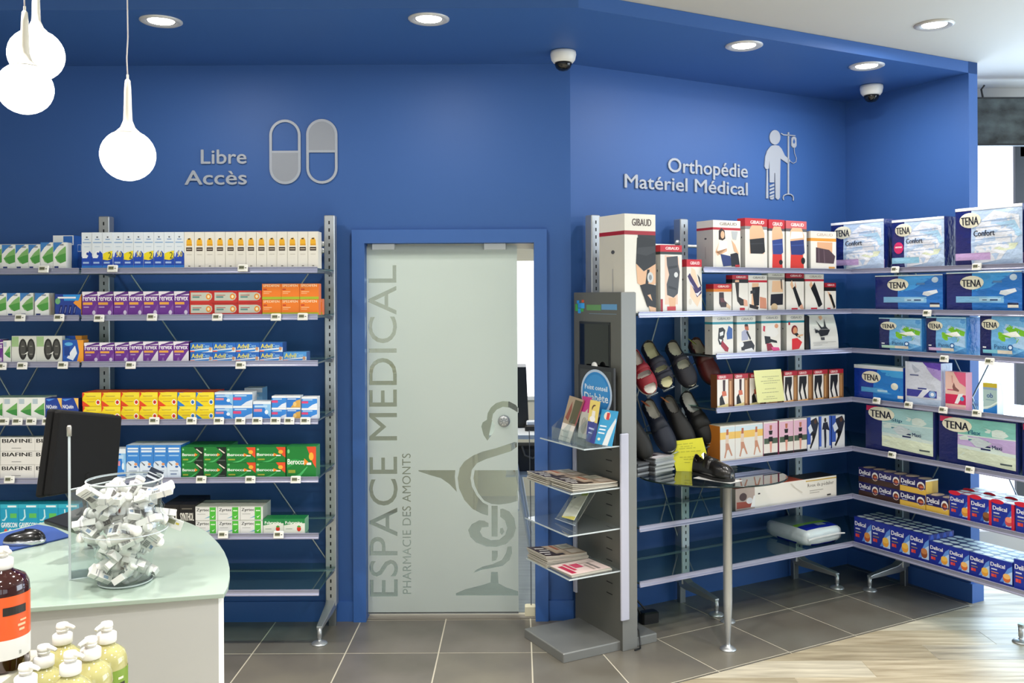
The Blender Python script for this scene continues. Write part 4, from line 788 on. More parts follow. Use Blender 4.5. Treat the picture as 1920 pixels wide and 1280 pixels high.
DES['pads_purple'] = Design('#cfd5e6', [p([(.5, 1), (1, 1), (1, .7), (.7, .85)], '#5f3fae'), p([(.6, .9), (1, .85), (1, .6), (.8, .7)], '#a890d4'), p([(.2, .95), (.45, .8), (.3, .74), (.22, .86)], '#aeb6ca'), r(.15, .68, .4, .71, '#5f6a94'), r(.05, .2, .9, .36, '#3a3f9c'), p([(.35, .18), (.55, .4), (.75, .4), (.5, .18)], '#dfe4f2'), r(.38, .38, .62, .41, '#2c3684'), e(.78, .28, .1, .08, '#7fa6dc'), e(.78, .28, .05, .04, '#e8eef8'), r(.05, .0, 1, .16, '#b8cbe6')], right='#b9c4e2', film=True, bulge=.05, top='#8a6fc4')
DES['pink_box'] = Design('#ecc4ba', [p([(.4, 1), (1, 1), (1, .62), (.7, .72)], '#e0628a'), r(.0, .14, 1, .4, '#d02a58'), p([(.45, .16), (.65, .42), (.9, .44), (.62, .16)], '#eef0f4'), e(.82, .3, .1, .06, '#4f9fc8'), p([(.35, .6), (.42, .72), (.5, .6), (.68, .52), (.66, .48), (.4, .5)], '#8a5a58'), p([(.3, .9), (.34, .7), (.38, .7), (.36, .9)], '#d89a94'), r(.1, .5, .4, .53, '#c85a78'), r(0, .0, 1, .08, '#e8b0b8')], right='#c87a94', top='#d88aa0')
DES['tampon_box'] = Design('#a9c4c4', [r(0, .86, 1, 1, '#c8b43a'), r(0, .78, 1, .86, '#8fa9c8'), p([(0, 0), (1, 0), (1, .32), (.6, .2), (.3, .14), (0, .12)], '#2a7fd0'), p([(.0, .12), (.3, .16), (.6, .24), (1, .36), (1, .42), (.5, .26), (0, .2)], '#e2efe8'), t('ob', .28, .52, .7, .68, '#2a4f94', 1), r(.2, .44, .8, .46, '#6f94a8')], right='#dfe6e8', top='#b8a94a')
def slip(a, b, c, nm): return Design('#14205e', [p([(.26, .16), (.98, .1), (.98, .92), (.26, .9)], '#cfe0dc'), p([(.26, .6), (.98, .62), (.98, .92), (.26, .9)], a), p([(.26, .4), (.98, .36), (.98, .6), (.26, .58)], b), p([(.26, .12), (.98, .07), (.98, .3), (.26, .34)], c), p([(.02, .9), (.02, .8), (.14, .8), (.2, .9)], '#d0305f'), t(nm, .4, .62, .56, .7, '#1c5a78', 1), r(.4, .5, .66, .53, '#4a7f94'), t('Maxi', .7, .4, .82, .47, '#2a3a5e', 1), r(.56, .41, .68, .44, '#26305a'), r(.56, .36, .68, .39, '#26305a'), r(.8, .14, .94, .17, '#4d5a5e'), p([(.42, .5), (.52, .58), (.7, .5), (.6, .4), (.5, .4)], '#c2cfd6'), r(0, .96, 1, 1, '#dadfe2')]+tena(.1, .74, .32, .11), right='#16265e', film=True, bulge=.03, top='#c4cfd2')
DES['slip_green'] = slip('#9cc8cc', '#b0cfd4', '#d8e4cc', 'Slip'); DES['slip_lilac'] = slip('#7fc0b8', '#b9a4d4', '#cdd8c4', 'Flex')
# dessert multipacks
def dess(base, cup, cup2, red=False, dark=True):
    f = [p([(.45, .1), (1, .2), (1, .85), (.8, .7)], '#5f8fd8' if not red else '#2f62b8'), p([(.62, .1), (1, .1), (1, .62), (.8, .5)], '#b4cdea'), t('Delical', .05, .66, .68, .82, '#f2f2f4', 1), r(.08, .52, .34, .57, '#c8cde2'), r(.08, .4, .4, .44, '#c8784a' if not dark else '#8a7a6a'), r(.08, .22, .19, .34, '#d84a4a'), r(.2, .22, .31, .34, '#c83a2a'), e(.76, .3, .17, .17, cup2), e(.76, .38, .16, .11, cup)]
    if red: f += [r(.88, 0, 1, 1, '#c8203a'), e(.25, 1.0, .3, .09, '#c8203a')]
    return Design(base, f, right='#a81c34' if red else '#1b2f86', top='#1a2468' if not red else '#a8283a', tops=[x for cx in (.26, .76) for cy in (.26, .76) for x in (e(cx, cy, .23, .2, '#b9bfc6'), e(cx, cy, .18, .15, '#dcdfe2'))], sides=[e(.25, .5, .2, .5, '#2a4fb4'), e(.75, .5, .2, .5, '#3a5fc4'), r(.1, .62, .9, .74, '#dfe2ee')])
DES['dess_orange'] = dess('#182a8c', '#d89048', '#b8562a'); DES['dess_yellow'] = dess('#182a8c', '#e8b850', '#e09a38'); DES['dess_brown'] = dess('#182a8c', '#b87848', '#8a4a28')
DES['dess_peach'] = dess('#1c3096', '#eab468', '#d06a34', dark=False)
DES['dess_red_yellow'] = dess('#1c3096', '#e8a848', '#d08a38', True); DES['dess_red_brown'] = dess('#1c3096', '#8a5a34', '#5e3420', True); DES['dess_red_pink'] = dess('#1c3096', '#e88a70', '#c84a50', True)
def sleeve(cup): return Design('#1c1c5c', [r(0, .0, 1, .38, cup), t('Delical', .04, .55, .58, .86, '#f0f0f4', 1), r(.08, .42, .3, .48, '#a9aed0'), e(.82, .55, .15, .3, '#e2e2e0'), e(.82, .5, .12, .22, '#7a3a26'), e(.84, .46, .07, .12, '#c86a48'), p([(0, .38), (1, .38), (1, .44), (0, .42)], '#1c1c5c')], right='#d8a83e', top='#20205e', tops=[e(.25, .5, .2, .4, '#c8a890'), e(.75, .5, .2, .4, '#c8a890')], sides=[e(.3, .5, .25, .5, '#e2b84a'), e(.75, .5, .2, .5, '#caa03a'), r(0, .9, 1, 1, '#e8e6de')])
DES['sleeve_choc'] = sleeve('#3a2420'); DES['sleeve_van'] = sleeve('#d8b04a')

# ================================================================ PRODUCTS ON THE SHELVES
OA, OB, OC = .486, .486, .505
def pA(s): return {1: "on left wall's top shelf", 2: "on left wall's second shelf", 3: "on left wall's third shelf", 4: "on left wall's fourth shelf", 5: "on left wall's fifth shelf", 6: "on left wall's sixth shelf"}[s]
def rA(s, us, vt, key, d, name, desc, cat='medicine box', **k): return row(FA, OA, ZP[s], us, vt, key, d, name, desc, cat, k.pop('place', pA(s)), **k)
def products_left():
    # top shelf
    rA(1, [-18, 3, 28.5, 53, 75], 458.5, 'leaf', .055, 'gum_box', 'white box with green leaf')
    rA(1, [75.5, 99.5, 124], 454, 'leaf', .055, 'gum_box', 'taller white box with green leaf', place="beside blue case, left wall's top shelf")
    rA(1, (-16, 73, 4), 460, 'leaf', .055, 'gum_box', 'white leaf box behind', place="in the second rank, left wall's top shelf").clear() if False else None
    row(FA, OA-.062, ZP[1], [99, 138], 441, 'blue_case', .12, 'medicine_carton', 'tall blue and white carton behind leaf boxes', 'carton', pA(1))
    row(FA, OA-.10, ZP[1], [138.5, 152], 458, 'blue_case', .09, 'medicine_carton', 'narrow blue carton beside sunscreen boxes', 'carton', pA(1))
    e_ = [152, 172, 192, 211.5, 231, 250, 268.5, 288, 307, 326.5, 345]
    rA(1, e_, 435, ['sun_wave', 'sun_wave']+['sun_two', 'sun_fifty']*4, .06, 'sunscreen_box', ['tall sunscreen box with blue wave']*2+['tall sunscreen box with yellow flash', 'tall sunscreen box marked 50']*4, 'sunscreen box', group='blue and white sunscreen boxes')
    # thirteen cream sunscreen boxes, alike
    rA(1, [345, 364]+[364+(596.5-364)*i/12 for i in range(1, 13)], 434, 'cream_sun', .075, 'sunscreen_box', 'tall white box with yellow sun', 'sunscreen box')
    # second shelf
    rA(2, [-14, 12, 37, 62], 549, 'leaf', .055, 'gum_box', 'white box with green leaf')
    rA(2, [64.5, 91], 549, 'leaf', .055, 'gum_box', 'lone white leaf box beside navy blister pack')
    rA(2, [103, 152], 551, 'blister_navy', .05, 'blister_pack', 'navy blister pack with orange corner', 'blister pack')
    rA(2, [153.3, 182, 212, 240, 268, 297, 325.7, 354.5], 546, 'cold_purple', .055, 'medicine_box', 'purple box with white lettering')
    rA(2, [354.8, 399.5, 445, 490.5], 544.5, 'red_grey', .07, 'medicine_box', 'red box with grey panel', layers=2)
    rA(2, [491, 527, 561.5, 597.5], 531.5, 'orange_lime', .055, 'medicine_box', 'orange box with lime stripe', layers=2)
    row(FA, OA-.06, ZP[2], [590, 604], 560, 'orange_lime', .05, 'medicine_box', 'orange box peeking out behind the stack', 'medicine box', pA(2))
    # third shelf
    rA(3, [-14, 5], 636, 'cold_purple', .05, 'medicine_box', 'purple box cut by the left picture edge')
    rA(3, [5.5, 20], 638, 'leaf_pale', .05, 'gum_box', 'narrow pale leaf box beside capsule blisters')
    rA(3, [21, 68, 116], 629.5, 'blister_white', .03, 'blister_pack', 'white blister card with two dark capsules', 'blister pack')
    row(FA, OA-.07, ZP[3], [112, 153], 629, 'navy_orange', .06, 'medicine_box', 'grey topped box behind navy and orange box', 'medicine box', pA(3))
    rA(3, [116.5, 156], 637, 'navy_orange', .055, 'medicine_box', 'navy and orange box beside capsule blisters')
    rA(3, [157, 186, 214, 241], 642, 'cold_purple', .055, 'medicine_box', 'purple box with white lettering')
    rA(3, [241, 268, 296.5, 324.6, 354], 640, 'cold_white', .055, 'medicine_box', 'purple box with white lower corner')
    rA(3, [356, 398.5, 442, 486, 530], 642, 'pain_blue', .075, 'medicine_box', 'small blue painkiller box', layers=2)
    rA(3, [530.5, 574.5], 659.5, 'pain_pale', .075, 'medicine_box', 'single pale blue painkiller box at row end')
    # fourth shelf
    rA(4, [-20, 5.5, 33, 59, 84], 745, 'leaf_pale', .055, 'gum_box', 'pale box with dark green leaf', back=1)
    rA(4, [84.5, 115.5, 147], 746, 'navy_gold', .06, 'medicine_box', 'navy box with gold corner')
    rA(4, [154, 190, 226, 261, 296, 332], 735, 'yellow_red', .075, 'medicine_box', 'yellow and red box', layers=2, back=1)
    rA(4, [332.4, 367, 401.5], 735, 'yellow_blue', .075, 'medicine_box', 'yellow and blue box', layers=2, back=1)
    rA(4, [402, 436.5, 473], 735, ['blue_white', 'blue_pink'], .075, 'medicine_box', ['blue box with white top', 'blue box with pink flash'], layers=2)
    row(FA, OA-.16, ZP[4], [458, 492], 727, 'blue_white', .09, 'medicine_box', 'clear topped blue box behind the double stack', 'medicine box', pA(4))
    rA(4, [474, 508], 752, 'blue_white', .06, 'medicine_box', 'single low blue box between two stacks')
    rA(4, [509, 536.5, 563], 742, ['blue_pink', 'blue_gold'], .06, 'medicine_box', ['small blue box with pink flash', 'small blue box with gold swirl'], layers=2)
    rA(4, [565, 594.6], 744, 'blue_pink', .06, 'medicine_box', 'blue box at right end of row', layers=2)
    # fifth shelf
    rA(5, [-50, 0, 64.5, 129], 820, 'wound_cream', .06, 'cream_box', 'white box with heavy black lettering', 'cream box', layers=3)
    rA(5, [214, 235.5], 841, 'blue_white', .06, 'medicine_box', 'blue and white box beside the nasal sprays')
    rA(5, [236, 261.4, 287, 312.8, 339], 834, 'nose_spray', .06, 'nasal_spray_box', 'tall blue and white spray box', 'medicine box', back=1)
    rA(5, [339.7, 381, 424], 838, 'green_dark', .09, 'vitamin_box', 'green box with dark curved end', 'vitamin box', layers=2, back=1)
    rA(5, [424, 479, 535], 838, 'green_orange', .09, 'vitamin_box', 'green box with orange corner', 'vitamin box', layers=2)
    rA(5, [536.6, 592.4], 837, 'green_orange', .09, 'vitamin_box', 'large green box at right end of row', 'vitamin box')
    # sixth shelf
    rA(6, [-40, 0, 33.5, 71, 108.5, 148], 945, 'cyan_box', .09, 'medicine_box', 'cyan box with white lettering')
    rA(6, [305, 335.5, 366], 946, 'black_box', .07, 'medicine_box', 'black box with white lettering', back=2)
    rA(6, [366, 408, 450, 492.5], 949, 'white_green', .07, 'medicine_box', 'white box with green panel', layers=2, back=1)
    rA(6, [493, 531.5, 571.5], 972.5, 'green_berry', .08, 'medicine_box', 'green box with red strawberry')
def price_tags():
    dev = MB(); dev.rbox(-.024, .024, -.012, .0, -.017, .017, WPLAS, .003); base = dev.mesh('price_tag')
    LC = mat('#8f9276', .35, name='tag_display'); DG = mat('#24261f', .5, name='tag_digits')
    d = MB(); d.box(-.017, .008, -.0006, 0, -.007, .009, LC)
    for k in range(4): d.box(-.014+.0055*k, -.0105+.0055*k, -.0011, -.0004, -.003, .006, DG)
    d.box(.011, .019, -.0004, 0, -.002, .001, DG); disp = d.mesh('display')
    def put(fr, off, pts, place):
        for i, (u, v) in enumerate(pts):
            t0, z0 = fr.hit(u, v, off); o = link('price_tag', base, None, fr.w(t0, off, z0-.002), None, (math.radians(-12), 0, fr.a+random.uniform(-.03, .03)))
            tag(o, lab('small white price tag,', ordn(i, len(pts)), 'on', place), 'price tag', 'electronic price tags on the shelf rails')
            link('display', disp, o, (0, -.0125, 0))
    L = {1: [(83, 504), (212, 503), (456, 502)], 2: [(39, 595), (112, 595), (187, 596), (286, 594), (408, 594), (518, 594), (568, 593)], 3: [(4, 686), (43, 685), (119, 684), (246, 684), (452, 684)],
         4: [(9, 789), (34, 789), (60, 789), (90, 789), (290, 788), (360, 788), (411, 788), (451, 788), (483, 788), (517, 788), (543, 788), (573, 788)], 5: [(19, 898), (378, 898), (470, 898), (555, 898)], 6: [(419, 1001), (523, 1001)]}
    for k, v in L.items(): put(FA, .512, v, pA(k)[3:])
    R_ = {1: [(1680, 505), (1833, 499.5), ], 2: [(1740, 586.5)], 3: [(1772, 672), (1857, 677)], 4: [(1645, 750.5), (1705, 758.5), (1770, 768), (1833, 774)], 5: [(1674, 852), (1820, 880)]}
    nm = {1: 'top', 2: 'second', 3: 'third', 4: 'fourth', 5: 'fifth'}
    for k, v in R_.items(): put(FC, .535, v, "right partition's %s shelf" % nm[k])
def products_angled():
    pl = {1: "on angled wall's top shelf", 2: "on angled wall's second shelf", 3: "on angled wall's third shelf", 4: "on angled wall's fourth shelf", 5: "on angled wall's fifth shelf", 6: "on angled wall's sixth shelf", 7: "on angled wall's bottom shelf"}
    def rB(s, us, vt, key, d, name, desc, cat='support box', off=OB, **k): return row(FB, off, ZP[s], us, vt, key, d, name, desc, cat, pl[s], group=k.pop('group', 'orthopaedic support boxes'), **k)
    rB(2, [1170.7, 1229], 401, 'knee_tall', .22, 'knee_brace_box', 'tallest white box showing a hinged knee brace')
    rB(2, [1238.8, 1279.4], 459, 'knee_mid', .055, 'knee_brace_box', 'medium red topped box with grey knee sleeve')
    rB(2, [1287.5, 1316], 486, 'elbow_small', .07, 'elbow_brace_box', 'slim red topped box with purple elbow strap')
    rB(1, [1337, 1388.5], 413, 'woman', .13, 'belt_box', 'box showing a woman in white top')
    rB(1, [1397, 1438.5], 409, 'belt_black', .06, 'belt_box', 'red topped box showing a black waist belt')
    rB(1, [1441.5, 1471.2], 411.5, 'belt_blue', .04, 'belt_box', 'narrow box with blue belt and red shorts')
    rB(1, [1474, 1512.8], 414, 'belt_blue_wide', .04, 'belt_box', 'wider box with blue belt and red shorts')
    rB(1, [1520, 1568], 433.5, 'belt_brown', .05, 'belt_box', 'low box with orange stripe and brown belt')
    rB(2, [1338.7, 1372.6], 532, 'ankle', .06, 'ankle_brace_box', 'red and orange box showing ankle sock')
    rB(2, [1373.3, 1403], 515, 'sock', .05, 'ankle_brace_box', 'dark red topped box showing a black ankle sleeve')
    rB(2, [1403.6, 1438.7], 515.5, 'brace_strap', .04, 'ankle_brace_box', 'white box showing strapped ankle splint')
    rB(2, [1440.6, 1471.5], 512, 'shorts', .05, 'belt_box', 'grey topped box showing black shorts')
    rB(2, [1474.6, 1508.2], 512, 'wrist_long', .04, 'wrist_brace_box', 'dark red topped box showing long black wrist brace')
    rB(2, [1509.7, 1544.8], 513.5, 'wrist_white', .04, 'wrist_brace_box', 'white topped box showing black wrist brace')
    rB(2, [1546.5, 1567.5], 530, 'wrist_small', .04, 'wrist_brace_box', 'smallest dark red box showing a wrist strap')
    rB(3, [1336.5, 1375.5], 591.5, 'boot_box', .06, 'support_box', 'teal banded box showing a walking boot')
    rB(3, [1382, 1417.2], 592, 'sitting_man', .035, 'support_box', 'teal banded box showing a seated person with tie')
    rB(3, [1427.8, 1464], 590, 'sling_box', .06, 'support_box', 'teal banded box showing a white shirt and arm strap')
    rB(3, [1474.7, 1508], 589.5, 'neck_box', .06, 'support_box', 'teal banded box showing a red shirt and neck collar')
    # curved black pouch with a printed card
    t0, _ = FB.hit(1519, 640, OB); t1, _ = FB.hit(1571, 640, OB); zt = FB.hit(1540, 590, OB)[1]; h = zt-ZP[3]; w = t1-t0
    root = empty('support_pouch', FB.w(t0, OB, ZP[3]), FB.a, "black pouch with curved white card, on angled wall's third shelf", 'pouch', 'orthopaedic support boxes')
    m = MB(); pr = [(.0, 0), (.13, 0), (.15, h*.5), (.12, h*.9), (.03, h), (.0, h*.98)]; m.prism(pr, -.035, -.002, mat('#15151a', .45), 'yz'); m.build('pouch', root, bevel=.006)
    N = 10; vs = []; fs = []
    for j in range(N+1):
        z = h*j/N; y = .012*math.sin(j/N*PI*.5)**3*1.5; x = .02*(j/N)**4; 
        vs += [(0-x*.3, -.004+y, z), (w-x, -.004+y, z)]
    for j in range(N): fs.append((2*j, 2*j+1, 2*j+3, 2*j+2))
    m = MB(); m.add(vs, fs, PR('#dfe0dd')); o = m.build('card', root); sd = o.modifiers.new('s', 'SOLIDIFY'); sd.thickness = .0015; sd.offset = 1
    m = MB()
    for pts, c in (([(.25, .85), (.4, .6), (.32, .55), (.18, .62), (.2, .48), (.3, .5), (.36, .38), (.62, .42), (.72, .55), (.6, .66), (.56, .88), (.52, .66), (.44, .64)], '#2b2c33'), ([(.34, .95), (.42, .84), (.5, .9), (.46, .98)], SKIN), ([(.36, .36), (.5, .36), (.5, .28), (.38, .28)], '#4a4b52')):
        m.add([(a*w, -.006+.012*math.sin(b*PI*.5)**3*1.5, b*h) for a, b in pts], [tuple(range(len(pts)))], PR(c))
    for k, (a, b, c) in enumerate(((.08, .7, .58), (.08, .9, .22), (.08, .6, .19), (.1, .4, .14))): m.box(a*w, b*w, -.0065, -.006, c*h, (c+.012)*h, PR('#a9aaac'))
    m.build('print', root)
    # tights
    G = 'tights boxes on the angled wall'
    rB(4, [1345.2, 1375], 702, 'tights_brown', .05, 'tights_box', 'red topped tights box with brown strip', 'tights box', group=G)
    rB(4, [1377.5, 1404], 700.5, 'tights_brown', .05, 'tights_box', 'second red topped tights box from shoes,', 'tights box', group=G)
    rB(4, [1406, 1434], 699.5, 'tights_brown', .05, 'tights_box', 'red topped tights box beside pale note,', 'tights box', group=G)
    rB(4, [1436, 1467], 698, 'tights_black', .05, 'tights_box', 'tights box hidden behind pale note,', 'tights box', group=G)
    rB(4, [1469.5, 1495.3], 695.5, 'tights_black', .05, 'tights_box', 'black tights box right of the pale note,', 'tights box', group=G)
    rB(4, [1496.3, 1523.8], 694.2, 'tights_black', .05, 'tights_box', 'black tights box, third from right,', 'tights box', group=G)
    rB(4, [1525.3, 1552.6], 693, 'tights_black', .05, 'tights_box', 'black tights box, second from right,', 'tights box', group=G)
    rB(4, [1555, 1582], 692, 'tights_black', .05, 'tights_box', 'black tights box, rightmost,', 'tights box', group=G)
    rB(5, [1350.5, 1379, 1407.2, 1431.3], 795.5, 'tights_beach', .1, 'tights_box', 'beach coloured tights box', 'tights box', group=G)
    rB(5, [1432, 1458.5], 790.3, 'tights_pink', .05, 'tights_box', 'pink tights box, left of three,', 'tights box', group=G)
    rB(5, [1460.8, 1487.4], 787, 'tights_pink', .05, 'tights_box', 'pink tights box, middle of three,', 'tights box', group=G)
    rB(5, [1488.6, 1513.4], 784.5, 'tights_pink', .05, 'tights_box', 'pink tights box, right of three,', 'tights box', group=G)
    rB(5, [1513.8, 1535], 781.5, 'tights_blue', .045, 'tights_box', 'blue tights box, left of three,', 'tights box', group=G)
    rB(5, [1536.5, 1558.7], 779.7, 'tights_navy', .045, 'tights_box', 'blue tights box, middle of three,', 'tights box', group=G)
    rB(5, [1560, 1584], 778, 'tights_blue', .045, 'tights_box', 'blue tights box, right of three,', 'tights box', group=G)
    rB(6, [1379, 1568.5], 903.5, 'long_kit', .12, 'exercise_kit_box', 'long white box with printed wheel text', 'equipment box', group='equipment boxes')
    # pale yellow note standing on the fourth shelf
    q = [FB.hit(u, v, .507) for u, v in ((1420.5, 755), (1471, 751), (1464, 691.5), (1413, 694.5))]; q = [(a, b) for a, b in q]; t0 = q[0][0]
    root = empty('paper_note', FB.w(t0, .507, ZS[4]), FB.a, "pale yellow paper note leaning on angled wall's fourth shelf", 'note'); zb = ZS[4]
    m = MB(); m.prism([(a-t0, b-zb) for a, b in q], -.0006, 0, PR('#dfe0a0')); m.build('sheet', root)
    m = MB(); wd = q[1][0]-t0; hh = q[3][1]-zb
    for k, (fy, w_) in enumerate(((.80, .62), (.74, .2), (.68, .7), (.62, .5), (.46, .4), (.36, .62), (.24, .3), (.18, .5))):
        for a, b in strokes(wd*(.47-w_/2), wd*(.47+w_/2), k): m.box(a, b, -.0012, -.0006, fy*hh, fy*hh+.0035, PR('#a9ab84'))
    m.build('print', root)
    # diaper pack lying on the bottom shelf
    pts = [FB.hit(1516, 1020, OB+.0), FB.hit(1584, 1005, OB)]; t0, t1 = pts[0][0], pts[1][0]
    root = empty('diaper_pack', FB.w(t0, OB-.01, ZP[7]), FB.a, "blue and white diaper pack lying flat on angled wall's bottom shelf", 'diaper pack', 'film wrapped hygiene packs')
    bm = bmesh.new(); bmesh.ops.create_cube(bm, size=1.); bmesh.ops.subdivide_edges(bm, edges=bm.edges, cuts=7, use_grid_fill=True)
    w, d, h = t1-t0, .33, .105
    for v in bm.verts:
        x, y, z = v.co; k = 1-.16*max(0, abs(z)*2-.2)**2
        n = noise.noise(Vector((x*4, y*4, z*4)))*.03
        rr = 1+n-.05*(abs(x*2)**6*abs(y*2)**6); v.co = Vector(((x*rr*k+.5)*w, (y*rr*k+.5)*d, (z*(1-.12*abs(x*2)**4-.1*abs(y*2)**4)+.5)*h))
    me = bpy.data.meshes.new('wrapper'); M = [PF('#d3dfe4'), PF('#16279c'), PF('#8fa8ac'), PF('#7fb83a')]
    for x in M: me.materials.append(x)
    for f in bm.faces:
        c = f.calc_center_median(); f.smooth = True; u, v, z = c.x/w, c.y/d, c.z/h
        if f.normal.z > .5 or z > .93: f.material_index = 1 if v < .22 or u < .1 else (3 if .3 < v < .42 else 2)
        elif z < .12: f.material_index = 1
    bm.to_mesh(me); bm.free(); link('wrapper', me, root)
    m = MB(); m.prism([(.0, .45), (.2, .5), (.5, .52), (.8, .55), (1, .5), (1, .56), (.8, .62), (.5, .6), (.2, .57), (0, .52)], -.012, -.004, PF('#e9edef')); m.build('seal', root, scale=(w, 1, h))
def products_partition():
    pl = {1: "on right partition's top shelf", 2: "on right partition's second shelf", 3: "on right partition's third shelf", 4: "on right partition's fourth shelf", 5: "on right partition's fifth shelf", 6: "on right partition's sixth shelf", 7: "on right partition's bottom shelf"}
    def rC(s, us, vt, key, d, name, desc, cat='diaper pack', off=OC, **k): return row(FC, off, ZP[s], us, vt, key, d, name, desc, cat, pl[s], group=k.pop('group', 'film wrapped hygiene packs'), **k)
    rC(1, [1558, 1657], 414, 'pads_violet', .14, 'incontinence_pack', 'smaller white pack with violet band')
    rC(1, [1672, 1770], 409, 'pads_blue', .14, 'incontinence_pack', 'white pack with pink dot and blue band')
    rC(1, [1791, 1917], 386, 'pads_violet', .16, 'incontinence_pack', 'largest white pack with violet band')
    rC(1, [1922, 2040], 386, 'pads_violet', .16, 'incontinence_pack', 'white pack cut by the right picture edge')
    rC(2, [1641, 1768], 515, 'pants_navy', .16, 'incontinence_pack', 'smaller navy and blue pack, left of two,')
    rC(2, [1774, 1916], 509, 'pants_navy', .16, 'incontinence_pack', 'larger navy and blue pack, right of two,')
    rC(2, [1920, 2040], 508, 'pants_navy', .16, 'incontinence_pack', 'navy pack cut by the right picture edge')
    rC(3, [1648, 1728], 596, 'pants_green', .14, 'incontinence_pack', 'light blue pack with pale green bar')
    rC(3, [1737, 1812], 594, 'pants_lilac', .16, 'incontinence_pack', 'light blue pack with lilac bar')
    rC(3, [1837, 1925], 589, 'pants_cyan', .15, 'incontinence_pack', 'light blue pack with cyan bar')
    rC(4, [1601, 1693], 686, 'pads_dark', .1, 'incontinence_pack', 'dark blue pack with cloudy sky print')
    rC(4, [1697, 1764], 679, 'pads_purple', .09, 'incontinence_pack', 'silver and purple upright pack')
    rC(4, [1771.5, 1810], 697, 'pink_box', .05, 'pad_box', 'pink carton beside the purple pack', 'carton')
    rC(4, [1842, 1869], 718, 'tampon_box', .05, 'tampon_box', 'small blue green carton in front of bright window', 'carton')
    rC(5, [1622, 1752], 757, 'slip_green', .15, 'incontinence_pack', 'pale green pack with navy edge')
    rC(5, [1760, 1908], 777, 'slip_lilac', .15, 'incontinence_pack', 'green and lilac pack with navy edge')
    rC(5, [1916, 2040], 790, 'slip_green', .15, 'incontinence_pack', 'pale green pack cut by the right picture edge')
    G = 'dessert multipacks on the right partition'
    rC(6, [1609, 1650, 1690, 1735], 880, 'sleeve_choc', .1, 'dessert_pack', 'sleeve of chocolate dessert pots', 'dessert pack', layers=2, group=G, place=None) if False else None
    row(FC, OC, ZP[6], [1609, 1647, 1687, 1735], 888, ['sleeve_choc', 'sleeve_choc', 'sleeve_van'], .1, 'dessert_pack', ['chocolate dessert sleeve', 'chocolate dessert sleeve', 'vanilla dessert sleeve'], 'dessert pack', pl[6], layers=2, group=G)
    row(FC, OC, ZP[6], [1736, 1779], 931, 'sleeve_van', .1, 'dessert_pack', 'single vanilla dessert sleeve beside the red packs', 'dessert pack', pl[6], group=G)
    row(FC, OC, ZP[6], [1780, 1818.5, 1858.5, 1901], 934, ['dess_red_yellow', 'dess_red_brown', 'dess_red_pink'], .11, 'dessert_pack', ['red dessert pack with yellow cup', 'red dessert pack with brown cup', 'red dessert pack with pink cup'], 'dessert pack', pl[6], back=1, group=G)
    row(FC, OC, ZP[6], [1903, 1950], 948, 'dess_red_yellow', .1, 'dessert_pack', 'red edged dessert pack cut by the picture edge', 'dessert pack', pl[6], group=G)
    row(FC, OC, ZP[7], [1601, 1633.5, 1668.5, 1705, 1741], 985, ['dess_orange', 'dess_yellow', 'dess_yellow', 'dess_brown'], .1, 'dessert_pack', ['tall dessert pack with orange cup', 'tall dessert pack with yellow cup', 'tall dessert pack with yellow cup', 'tall dessert pack with brown cup'], 'dessert pack', pl[7], back=1, group=G)
    row(FC, OC, ZP[7], [1742, 1779, 1817, 1855, 1898], 1034, ['dess_yellow', 'dess_peach', 'dess_yellow', 'dess_peach'], .11, 'dessert_pack', 'low blue dessert pack', 'dessert pack', pl[7], back=1, group=G)
    row(FC, OC, ZP[7], [1900, 1945], 1052, 'dess_peach', .11, 'dessert_pack', 'blue dessert pack cut by the picture edge', 'dessert pack', pl[7], group=G)
products_left(); price_tags(); products_angled(); products_partition()

# ================================================================ LOOSE OBJECTS
def sheet4(name, bl, br, tr, tl, th, base, decs=(), parent=None, side=None):
    """thin sheet or leaflet from four world corners, with print given in its own (u,v)"""
    bl, br, tr, tl = (Vector(q) for q in (bl, br, tr, tl)); nrm = (br-bl).cross(tl-bl).normalized()
    if nrm.dot(Vector((0, 0, H))-bl) < 0: nrm = -nrm
    o = bl.copy()
    def P(u, v, e_=0): return bl*(1-u)*(1-v)+br*u*(1-v)+tr*u*v+tl*(1-u)*v+nrm*e_-o
    m = MB(); vs = [P(0, 0), P(1, 0), P(1, 1), P(0, 1), P(0, 0, -th), P(1, 0, -th), P(1, 1, -th), P(0, 1, -th)]
    m.add(vs, [(0, 1, 2, 3)], PR(base)); m.add(vs, [(4, 7, 6, 5), (0, 4, 5, 1), (1, 5, 6, 2), (2, 6, 7, 3), (3, 7, 4, 0)], PR(side or base))
    for i, d in enumerate(decs):
        k = d[0]; e_ = .0003+.00012*i
        if k == 'r': m.add([P(a, b, e_) for a, b in ((d[1], d[2]), (d[3], d[2]), (d[3], d[4]), (d[1], d[4]))], [(0, 1, 2, 3)], PR(d[5]))
        elif k == 'p': m.add([P(a, b, e_) for a, b in d[1]], [tuple(range(len(d[1])))], PR(d[2]))
        elif k == 'e': m.add([P(d[1]+d[3]*math.cos(2*PI*q/20), d[2]+d[4]*math.sin(2*PI*q/20), e_) for q in range(20)], [tuple(range(20))], PR(d[5]))
        elif k == 't':
            vs, fs = unit_text(d[1]); m.add([P(d[2]+(d[4]-d[2])*a, d[3]+(d[5]-d[3])*b, e_) for a, b in vs], fs, PR(d[6]))
    if parent is not None: o2 = m.build(name, parent, o-parent.location, recalc=False)
    else: o2 = m.build(name, None, o, recalc=False)
    return o2
KL = Frame(FK.w(0, -.43).x, FK.w(0, -.43).y, -61.2)    # the wide face of the info stand; t runs from its back edge to its front edge
